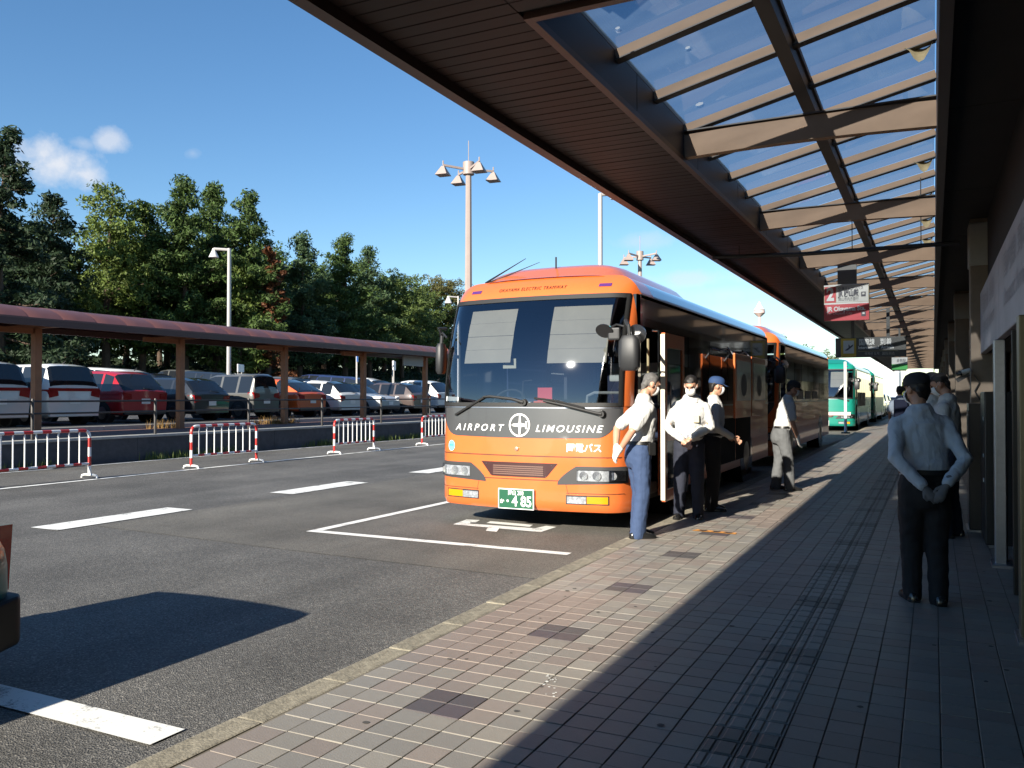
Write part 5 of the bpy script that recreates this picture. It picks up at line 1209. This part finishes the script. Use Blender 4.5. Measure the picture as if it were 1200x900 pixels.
TL += [('broadleaf_tree', 'bushy %s tree in the second line of the bank, %s' % (a, b), px, py, hw_, 'broad', c, x, 60 + i, .0, 1.0) for i, (px, py, hw_, c, x, a, b) in enumerate([
    (40, 250, 40, 'mid', -66, 'green', 'behind the layered conifer'), (150, 255, 36, 'pine', -66, 'green', 'behind the short pine'), (196, 244, 30, 'pine', -65, 'dark', 'beside the rounded pine'), (272, 252, 34, 'pine', -66, 'green', 'behind the spreading pine'),
    (318, 282, 34, 'pine', -66, 'green', 'behind the dead pine'), (380, 300, 36, 'pine', -67, 'green', 'between the bluish and pointed pines'), (452, 312, 34, 'pine', -68, 'green', 'before the rounded tree'), (492, 322, 34, 'mid', -70, 'pale', 'before the olive tree')])]
for (nm, lab, px, py, hwp, kd, cl, x, sd_, lo, de) in TL: tree(nm, lab, px, py, hwp, kd, cl, x, sd_, low=lo, dens=de)
# trees beyond the buses at the right
for k, (px, py, hwp, cl) in enumerate([(918, 389, 12, 'mid'), (936, 397, 16, 'mid'), (955, 402, 14, 'bright'), (975, 410, 14, 'mid'), (1062, 446, 14, 'bright')]):
    tree('broadleaf_tree', ['far green tree rising behind the second bus roof', 'bushy far tree beside the second bus roof', 'pale far tree above the second bus tail', 'far tree behind the teal coach roof', 'far tree at the end of the pavement'][k], px, py, hwp, 'broad', cl, [-24, -23, -22, -21, -4.5][k], 40 + k, 'far trees beyond the buses', .0, .5)
# dense wood behind, reading as one mass
rng = np.random.default_rng(77); rr = random.Random(77); cent = []; rad = []
for k in range(2600):
    x = -rr.uniform(74, 92); y = rr.uniform(-30, 170); h = 7.5 + 2.5 * math.sin(y * .13) + 1.5 * math.sin(y * .37 + 1); cent.append((x, y, bank_z(x) + rr.uniform(0, h))); rad.append(rr.uniform(.9, 1.7))
V = leaf_cloud(cent, rad, 26, .42, rng, .9, .25); F_ = np.arange(len(V)).reshape(-1, 4)
me = bpy.data.meshes.new('far_wood'); me.from_pydata(V.tolist(), [], F_.tolist()); me.materials.append(LEAF['dark'])
tag(link('far_wood', me), 'dense dark wood behind the pines on the bank', 'wood', kind='stuff')
# undergrowth along the bank
pts = []; rr = random.Random(12)
rng = np.random.default_rng(5); cent = []; rad = []
for k in range(1500):
    x = -rr.uniform(61, 72); y = rr.uniform(-5, 125); cent.append((x, y, bank_z(x) + rr.uniform(0, .5))); rad.append(rr.uniform(.3, .9))
V = leaf_cloud(cent, rad, 14, .2, rng, .6, .4); F_ = np.arange(len(V)).reshape(-1, 4)
me = bpy.data.meshes.new('undergrowth'); me.from_pydata(V.tolist(), [], F_.tolist()); me.materials.append(LEAF['dark'])
tag(link('undergrowth', me), 'low dark undergrowth covering the bank under the trees', 'undergrowth', kind='stuff')
# ------------------------------------------------------------------ people
SKIN = M('skin', (.46, .25, .165), .5, var=.06, vs=12); SHIRT = M('shirt_white', (.54, .54, .525), .85, var=.03, vs=6, bump=.55, bvec=(16, 16, 4.5)); SHIRTB = M('shirt_pale_blue', (.44, .49, .56), .85, var=.03, vs=6, bump=.55, bvec=(16, 16, 4.5))
NAVY = M('trouser_navy', (.035, .062, .135), .85, bump=.5, bvec=(11, 11, 2.2)); NAVYD = M('trouser_dark', (.015, .018, .032), .85, bump=.5, bvec=(11, 11, 2.2)); BLKC = M('trouser_black', (.009, .009, .011), .85, bump=.5, bvec=(11, 11, 2.2)); GREYT = M('trouser_grey', (.10, .105, .11), .85, bump=.5, bvec=(11, 11, 2.2)); KHAKI = M('shorts_khaki', (.3, .24, .15), .9)
SHOE = M('shoe_black', (.012, .012, .012), .25, coat=.4); HAIRG = M('hair_grey', (.10, .095, .09), .7, var=.25, vs=40); HAIRB = M('hair_black', (.012, .010, .009), .55, var=.2, vs=40)
MASK = M('face_mask', (.78, .78, .76), .8); GLOVE = M('glove_white', (.76, .75, .70), .85); GLOVEG = M('glove_grey', (.14, .14, .15), .85); CAPB = M('cap_black', (.012, .012, .015), .8); CAPN = M('cap_blue', (.015, .045, .13), .8); BELT = M('belt_black', (.01, .01, .01), .4)
def remesh(mb, vox, smooth=3, disp=0.0):
    me = mb.mesh('body_form', [], fix=True); o = bpy.data.objects.new('body_form', me); COL.objects.link(o)
    m = o.modifiers.new('r', 'REMESH'); m.mode = 'VOXEL'; m.voxel_size = vox
    if disp:
        tx = bpy.data.textures.get('folds%d' % int(disp * 1e4)) or bpy.data.textures.new('folds%d' % int(disp * 1e4), 'CLOUDS'); tx.noise_scale = .055; tx.noise_depth = 2
        dm = o.modifiers.new('d', 'DISPLACE'); dm.texture = tx; dm.strength = disp; dm.mid_level = .5
    s = o.modifiers.new('s', 'SMOOTH'); s.factor = .5; s.iterations = smooth
    dg = bpy.context.evaluated_depsgraph_get(); r = bpy.data.meshes.new_from_object(o.evaluated_get(dg)); bpy.data.objects.remove(o, do_unlink=True)
    r.polygons.foreach_set('use_smooth', [True] * len(r.polygons)); return r
def capsule(mb, pts, rs, n=14):
    """tapering limb with rounded ends; a radius may be (side, depth)"""
    pts = [Vector(p) for p in pts]; rs = [(r, r) if not isinstance(r, tuple) else r for r in rs]
    P, Q = [], []
    d0 = (pts[1] - pts[0]).normalized(); d1 = (pts[-1] - pts[-2]).normalized()
    for k in (2, 1): a = k * math.pi / 6.2; P.append(pts[0] - d0 * max(rs[0]) * math.sin(a)); Q.append((rs[0][0] * math.cos(a), rs[0][1] * math.cos(a)))
    P += pts; Q += rs
    for k in (1, 2): a = k * math.pi / 6.2; P.append(pts[-1] + d1 * max(rs[-1]) * math.sin(a)); Q.append((rs[-1][0] * math.cos(a), rs[-1][1] * math.cos(a)))
    rings = []; m = len(P)
    for i, p in enumerate(P):
        d = (P[min(i + 1, m - 1)] - P[max(i - 1, 0)]).normalized()
        side = Vector((1, 0, 0)) - d * d.x
        side = side.normalized() if side.length > .15 else d.orthogonal().normalized(); fw = d.cross(side)
        rings.append([p + side * math.cos(2 * math.pi * j / n) * Q[i][0] + fw * math.sin(2 * math.pi * j / n) * Q[i][1] for j in range(n)])
    mb.loft(rings)
def person(lab, loc, face, H=1.68, lean=0.0, side=0.0, turn=0.0, nod=0.0, arms=None, feet=None, shirt=SHIRT, pants=NAVY, hair=HAIRB, cap=None, mask=True, gloves=None, long_sleeve=False, vox=.011, belt=True, shorts=False, group=None, extra=None, fat=1.0, sun=None):
    """local axes: +Y ahead, +X to the person's right, Z up; lean = forward bend of the trunk (rad)"""
    t = thing('person', lab, 'person', loc, face, group); s = H / 1.755
    hip = Vector((0, 0, .93 * s)); up = Vector((math.sin(side), math.sin(lean), math.cos(lean) * math.cos(side))).normalized()
    trunk = lambda u: hip + up * (u * s) + Vector((0, .03 * math.sin(u * 5), 0))
    sh_c = trunk(.49); neck = trunk(.565); hd_up = (up + Vector((math.sin(side) * .2, math.sin(nod) * .9, 0))).normalized()
    right = Vector((1, 0, -math.tan(side) * .6)).normalized()
    head = neck + hd_up * .155 * s + Vector((0, .022, 0))
    sh = {k: sh_c + right * k * .165 * s * fat + Vector((0, -.005, -.035)) for k in (-1, 1)}
    feet = feet or {-1: (-.11, .02), 1: (.11, -.02)}
    arms = arms or {}
    body, top, trs = MB(), MB(), MB()
    # trunk
    f = fat
    def trk(mb, g):
        capsule(mb, [trunk(-.06 if g == 0 else .115), trunk(.06 if g == 0 else .125), trunk(.18), trunk(.34), trunk(.46), trunk(.52)], [(.150 * s * f + g, .115 * s * f + g), (.152 * s * f + g, .115 * s * f + g), (.150 * s * f + g, .108 * s * f + g), (.168 * s * f + g, .115 * s * f + g), (.160 * s * f + g, .095 * s + g), (.085 * s + g, .065 * s + g)], 20)
    trk(body, 0); capsule(body, [trunk(.5), neck, neck + hd_up * .07], [.062 * s, .054 * s, .054 * s])
    # head built upright, then turned and nodded
    hm = Matrix.Translation(head) @ Matrix.Rotation(turn, 4, 'Z') @ Matrix.Rotation(-nod, 4, 'X'); hb = MB(); k = s * .98
    hb.sphere((0, -.010 * k, .035 * k), (.074 * k, .094 * k, .088 * k), 20); capsule(hb, [(0, .018 * k, .02 * k), (0, .030 * k, -.055 * k), (0, .045 * k, -.09 * k)], [(.066 * k, .07 * k), (.056 * k, .052 * k), (.030 * k, .028 * k)])
    capsule(hb, [(0, .088 * k, .03 * k), (0, .104 * k, -.012 * k), (0, .092 * k, -.024 * k)], [.010 * k, .015 * k, .016 * k], 8)
    hb.sphere((0, .082 * k, .045 * k), (.055 * k, .02 * k, .012 * k), 10)
    for q in (-1, 1): hb.sphere((q * .078 * k, -.002 * k, -.002 * k), (.012 * k, .024 * k, .034 * k), 10)
    hb.sphere((0, .084 * k, -.055 * k), (.026 * k, .014 * k, .010 * k), 8)
    hb.xform(hm); body.add(hb.v, hb.f)
    for q in (-1, 1):
        el, wr = arms.get(q, ((q * .235, .0, 1.12), (q * .22, .10, .88))); el, wr = Vector(el) * s, Vector(wr) * s
        hd = arms.get('h%d' % q, None); hdv = (Vector(hd).normalized() if hd else (wr - el).normalized())
        capsule(body, [sh[q], sh[q].lerp(el, .5), el], [.052 * s, .047 * s, .040 * s]); capsule(body, [el, el.lerp(wr, .35), wr], [.040 * s, .040 * s, .027 * s])
        hand = MB(); pal = wr + hdv * .05 * s; side_v = hdv.cross(Vector((0, 1, 0)) if abs(hdv.y) < .8 else Vector((1, 0, 0))).normalized()
        nrm = side_v.cross(hdv)
        capsule(hand, [wr, pal + hdv * .03 * s], [(.026 * s, .026 * s), (.036 * s, .020 * s)], 10)
        for fi in range(4):
            b0 = pal + hdv * .035 * s + side_v * (fi - 1.5) * .019 * s; ln = (.062, .074, .070, .052)[fi] * s; b1 = b0 + hdv * ln * .5 + nrm * .008; b2 = b0 + hdv * ln * .85 + nrm * .030
            capsule(hand, [b0, b1, b2], [.0098 * s, .0092 * s, .008 * s], 8)
        th = pal - hdv * .02 * s - side_v * .03 * s; capsule(hand, [th, th - side_v * .022 * s + hdv * .03 * s, th - side_v * .022 * s + hdv * .06 * s + nrm * .012], [.012 * s, .011 * s, .009 * s], 8)
        if gloves:
            gm = MB(); gm.add(hand.v, hand.f); capsule(gm, [wr - hdv * .05 * s, wr], [.034 * s, .031 * s], 10); link('glove', remesh(gm, .007, 2), t).data.materials.append(gloves)
        else: body.add(hand.v, hand.f)
        if long_sleeve: capsule(top, [sh[q], sh[q].lerp(el, .5), el, el.lerp(wr, .5), wr - hdv * .02], [.064 * s, .060 * s, .055 * s, .051 * s, .043 * s])
        else: capsule(top, [sh[q], sh[q].lerp(el, .45), sh[q].lerp(el, .80)], [.065 * s, .066 * s, .070 * s])
        capsule(top, [trunk(.535), sh[q] + Vector((-q * .03, 0, .0))], [.058 * s, .066 * s]); capsule(body, [trunk(.535), sh[q]], [.045 * s, .05 * s])
        hp = hip + Vector((q * .088 * s, 0, -.02)); fx, fy = feet[q]; ft = Vector((fx, fy, .085)); kn = hp.lerp(ft, .52) + Vector((0, .035, 0))
        capsule(body, [hp, hp.lerp(kn, .5), kn, kn.lerp(ft, .4), ft], [.085 * s, .075 * s, .055 * s, .052 * s, .036 * s])
        ends = ft if not shorts else kn.lerp(ft, .05)
        if shorts: capsule(trs, [hp, hp.lerp(kn, .5), kn + Vector((0, 0, -.02))], [.105 * s, .100 * s, .095 * s])
        else: capsule(trs, [hp, hp.lerp(kn, .5), kn, kn.lerp(ft, .5), ft + Vector((0, .0, -.045))], [(.105 * s * f, .116 * s * f), (.098 * s * f, .102 * s * f), .085 * s, (.076 * s, .084 * s), (.068 * s, .088 * s)])
        capsule(body, [Vector((fx, fy - .03, .045)), Vector((fx, fy + .08, .035))], [.026, .02])
        so = MB(); out_ = q * .02
        rg = []
        for (yy, wd, z0, z1) in ((-.085, .028, .0, .05), (-.07, .036, .0, .075), (-.02, .040, .0, .085), (.05, .043, .0, .078), (.11, .046, .0, .058), (.155, .042, .0, .045), (.185, .026, .004, .030)):
            rg.append([Vector((fx + out_ * (yy + .08) / .25 + wd * a_, fy + yy, z0 + (z1 - z0) * b_)) for a_, b_ in ((-1, 0), (1, 0), (1.02, .35), (.8, .8), (.3, 1), (-.3, 1), (-.8, .8), (-1.02, .35))])
        so.loft(rg); so.build('shoe', SHOE, t, smooth=True, ang=60)
    trk(top, .026); capsule(top, [trunk(.50), trunk(.545)], [.075 * s, .066 * s]); capsule(trs, [trunk(-.07), trunk(.03), trunk(.085)], [(.160 * s * f, .13 * s * f), (.165 * s * f, .132 * s * f), (.163 * s * f, .128 * s * f)], 20)
    bo = link('body', remesh(body, vox, 2), t); bo.data.materials.append(SKIN)
    sh_o = link('shirt', remesh(top, vox * 1.15, 3, .022), t); sh_o.data.materials.append(shirt); link('trousers', remesh(trs, vox * 1.25, 3, .018), t).data.materials.append(pants)
    if belt:
        b_ = MB(); capsule(b_, [trunk(.070), trunk(.098)], [(.178 * s * f, .142 * s * f), (.178 * s * f, .142 * s * f)], 24)
        rings = [[trunk(z) + Vector((math.cos(a) * .176 * s * f, math.sin(a) * .141 * s * f, 0)) for a in [2 * math.pi * j / 28 for j in range(28)]] for z in (.068, .104)]
        b_ = MB(); b_.loft(rings, caps=False); bl = b_.build('belt', BELT, t, smooth=True)
        q = MB(); c = trunk(.086) + Vector((0, .142 * s * f, 0)); q.box(c.x - .022, c.x + .022, c.y - .003, c.y + .008, c.z - .018, c.z + .018); q.build('buckle', STEEL, bl)
        # collar and button placket
    for q_ in (-1, 1):
        c = MB(); a0 = neck + Vector((q_ * .062, -.055, .01)) * 1.0; c.add([trunk(.555) + Vector((q_ * .072, -.045, .012)), trunk(.545) + Vector((q_ * .070, .055, .0)), trunk(.505) + Vector((q_ * .035, .105, -.01)), trunk(.515) + Vector((q_ * .085, .085, -.012)), trunk(.525) + Vector((q_ * .092, -.03, -.012))], [(0, 1, 4), (1, 2, 3), (1, 3, 4)]); c.build('collar', shirt, sh_o)
    # face pieces
    def hp_(v): return hm @ (Vector(v) * k)
    for q in (-1, 1):
        e = MB(); e.sphere(hp_((q * .030, .084, .018)), .0095 * k, 8); e.build('eye', M('eye_dark', (.02, .015, .012), .2), t)
        e = MB(); e.bar(hp_((q * .046, .084, .040)), hp_((q * .014, .092, .041)), .008, .006); e.build('eyebrow', hair, t)
    if mask:
        m_ = MB(); rows = []
        for z, w_, d_ in ((.008, .045, .100), (-.012, .060, .112), (-.045, .064, .112), (-.075, .056, .100), (-.098, .035, .078)):
            rows.append([hp_((w_ * math.sin(a), d_ * math.cos(a) ** .5 * .62 + d_ * .38, z)) for a in [-1.45 + 2.9 * j / 12 for j in range(13)]])
        m_.loft(rows, closed=False, caps=False); mo = m_.build('face_mask', MASK, t, smooth=True)
        for q in (-1, 1): MB().tube([hp_((q * .060, .055, -.01)), hp_((q * .075, .02, .01)), hp_((q * .083, -.012, .028))], .002, 5).build('ear_loop', MASK, mo)
    h_ = MB(); h_.sphere((0, -.018 * k, .048 * k), (.082 * k, .097 * k, .086 * k), 22); capsule(h_, [(0, -.055 * k, .04 * k), (0, -.070 * k, -.03 * k), (0, -.062 * k, -.06 * k)], [(.070 * k, .045 * k), (.066 * k, .035 * k), (.05 * k, .025 * k)])
    h_.v = [(x, y, z) for x, y, z in h_.v]
    # keep the hair off the face
    hv = []
    for (x, y, z) in h_.v:
        if y > .035 * k and z < .070 * k: y = .035 * k - (.070 * k - z) * .35
        hv.append((x, y, z))
    h_.v = hv; h_.xform(hm); ho = link('hair', remesh(h_, .008, 1, .022), t); ho.data.materials.append(hair)
    if cap:
        c_ = MB(); rows = []
        for z, r_ in ((.040, 1.06), (.065, 1.09), (.10, 1.02), (.128, .80), (.142, .45), (.147, .06)):
            rows.append([hp_((.084 * r_ * math.cos(a), -.008 + .104 * r_ * math.sin(a), z)) for a in [2 * math.pi * j / 22 for j in range(22)]])
        c_.loft(rows); co = c_.build('cap', cap, t, smooth=True)
        b_ = MB(); rows = []
        for u_ in (0, .4, .75, 1.0):
            rows.append([hp_((math.sin(a) * (.082 + .010 * u_), .055 + math.cos(a) * .035 + u_ * .075 * math.cos(a * .8), .047 - .022 * u_)) for a in [-1.15 + 2.3 * j / 10 for j in range(11)]] + [hp_((math.sin(a) * (.082 + .010 * u_), .055 + math.cos(a) * .035 + u_ * .075 * math.cos(a * .8), .042 - .022 * u_)) for a in [1.15 - 2.3 * j / 10 for j in range(11)]])
        b_.loft(rows); b_.build('cap_brim', cap, co, smooth=True)
    if extra: extra(t, trunk, s, hp_, k)
    return t
GP = 'uniformed staff by the bus'
# man at the first bus door: bent towards it, gloved hands held behind the back
def pouch(t, trunk, s, hp_, k):
    q = MB(); c = trunk(.04) + Vector((.15, .07, 0)); q.box(c.x - .05, c.x + .03, c.y - .03, c.y + .05, c.z - .08, c.z + .05); q.build('belt_pouch', BELT, t, bevel=.012)
p = onz(748, 629, 0)
person('grey-haired man with white gloves behind his back bending at the bus front corner', (p.x, p.y, 0), math.radians(-52), 1.69, lean=.09, nod=.42, turn=-.12, arms={-1: ((-.235, -.16, 1.16), (-.10, -.22, .93)), 1: ((.24, -.15, 1.15), (.10, -.25, .93)), 'h1': (-.5, -.3, -.8), 'h-1': (.4, -.3, -.8)}, feet={-1: (-.10, .03), 1: (.09, -.04)}, pants=NAVY, hair=HAIRG, gloves=GLOVE, vox=.0095, group=GP, extra=pouch)
# second man: hands clasped in front, facing us, head bowed
p = onz(808, 607, 0)
def pocket(t, trunk, s, hp_, k):
    q = MB(); c = trunk(.33) + Vector((-.08, .135, 0)); q.box(c.x - .035, c.x + .035, c.y - .006, c.y + .006, c.z - .07, c.z + .02); q.build('badge_card', M('badge_clear', (.55, .5, .35), .25), t, bevel=.004)
person('dark-haired man in white long-sleeved shirt with head bowed and hands clasped in front', (p.x, p.y, 0), math.radians(190), 1.70, lean=.10, side=-.05, nod=.50, turn=-.10, arms={-1: ((-.27, .06, 1.13), (-.04, .24, 1.00)), 1: ((.27, .06, 1.12), (.05, .26, .97)), 'h-1': (.7, .15, -.6), 'h1': (-.6, .2, -.6)}, feet={-1: (-.10, .0), 1: (.12, .02)}, pants=NAVYD, hair=HAIRB, long_sleeve=True, vox=.0095, group=GP, extra=pocket)
# third man: blue cap, beside the second, looking to the luggage hatch
p = onz(835, 598, 0)
person('man in blue cap and white shirt with papers standing next to the luggage hatch', (p.x - .02, p.y, 0), math.radians(-66), 1.68, lean=.04, nod=.15, arms={-1: ((-.25, .0, 1.13), (-.20, .22, 1.0)), 1: ((.25, .02, 1.12), (.16, .25, .98))}, pants=BLKC, hair=HAIRB, cap=CAPN, long_sleeve=True, vox=.011, group=GP)
# fourth man: further along, leaning forward, gloved right hand
p = onz(915, 574, 0)
person('man in white shirt, dark cap and grey trousers leaning forward between the two orange buses', (p.x, p.y, 0), math.radians(-62), 1.69, lean=.20, nod=.30, turn=-.2, arms={-1: ((-.24, .12, 1.13), (-.18, .24, .92)), 1: ((.25, .10, 1.10), (.24, .20, .83)), 'h1': (0, .2, -1)}, feet={-1: (-.09, -.05), 1: (.10, .10)}, pants=GREYT, hair=HAIRB, cap=CAPB, gloves=GLOVE, vox=.011, group=GP)
# man in the foreground shade, back to us
def wrist(t, trunk, s, hp_, k): pass
p = onz(1085, 706, 0)
person('man in black cap and pale blue shirt seen from behind, hands at his back', (p.x, p.y, 0), math.radians(14), 1.60, lean=.03, side=-.05, nod=.16, turn=.55, fat=1.05, arms={-1: ((-.245, -.15, 1.13), (-.07, -.26, .92)), 1: ((.25, -.14, 1.12), (.08, -.28, .94)), 'h-1': (.65, -.12, -.75), 'h1': (-.45, -.15, -.85)}, feet={-1: (-.075, .06), 1: (.075, -.03)}, shirt=SHIRTB, pants=BLKC, hair=HAIRB, cap=CAPB, gloves=GLOVEG, long_sleeve=True, vox=.009)
# two people in the doorway behind him
person('dark-haired man in white shirt and mask looking down beside the terminal column', (.15, 9.9, 0), math.radians(75), 1.69, nod=.5, turn=.3, shirt=SHIRT, pants=NAVYD, hair=HAIRB, vox=.012)
person('man in dark cap half hidden behind the man in pale blue shirt', (-.02, 10.9, 0), math.radians(190), 1.70, nod=.2, shirt=SHIRT, pants=NAVYD, hair=HAIRB, cap=CAPB, vox=.013)
def pack(t, trunk, s, hp_, k):
    q = MB(); c = trunk(.28) + Vector((0, -.19, 0)); q.box(c.x - .15, c.x + .15, c.y - .10, c.y + .08, c.z - .22, c.z + .22); bo = q.build('backpack', M('backpack_navy', (.01, .014, .04), .8), t, bevel=.05, seg=3, smooth=True)
    for x in (-.1, .1): MB().tube([trunk(.45) + Vector((x, -.1, .02)), trunk(.52) + Vector((x, 0, .0)), trunk(.42) + Vector((x, .13, 0)), trunk(.2) + Vector((x * 1.3, .08, 0))], .018, 6).build('strap', M('backpack_navy', (.01, .014, .04)), bo)
p = onz(1055, 536, 0)
person('walker with navy backpack and khaki shorts farther along the shaded pavement', (p.x, p.y, 0), math.radians(8), 1.68, shirt=SHIRTB, pants=KHAKI, mask=True, shorts=True, belt=False, feet={-1: (-.08, .15), 1: (.08, -.12)}, vox=.014, extra=pack)
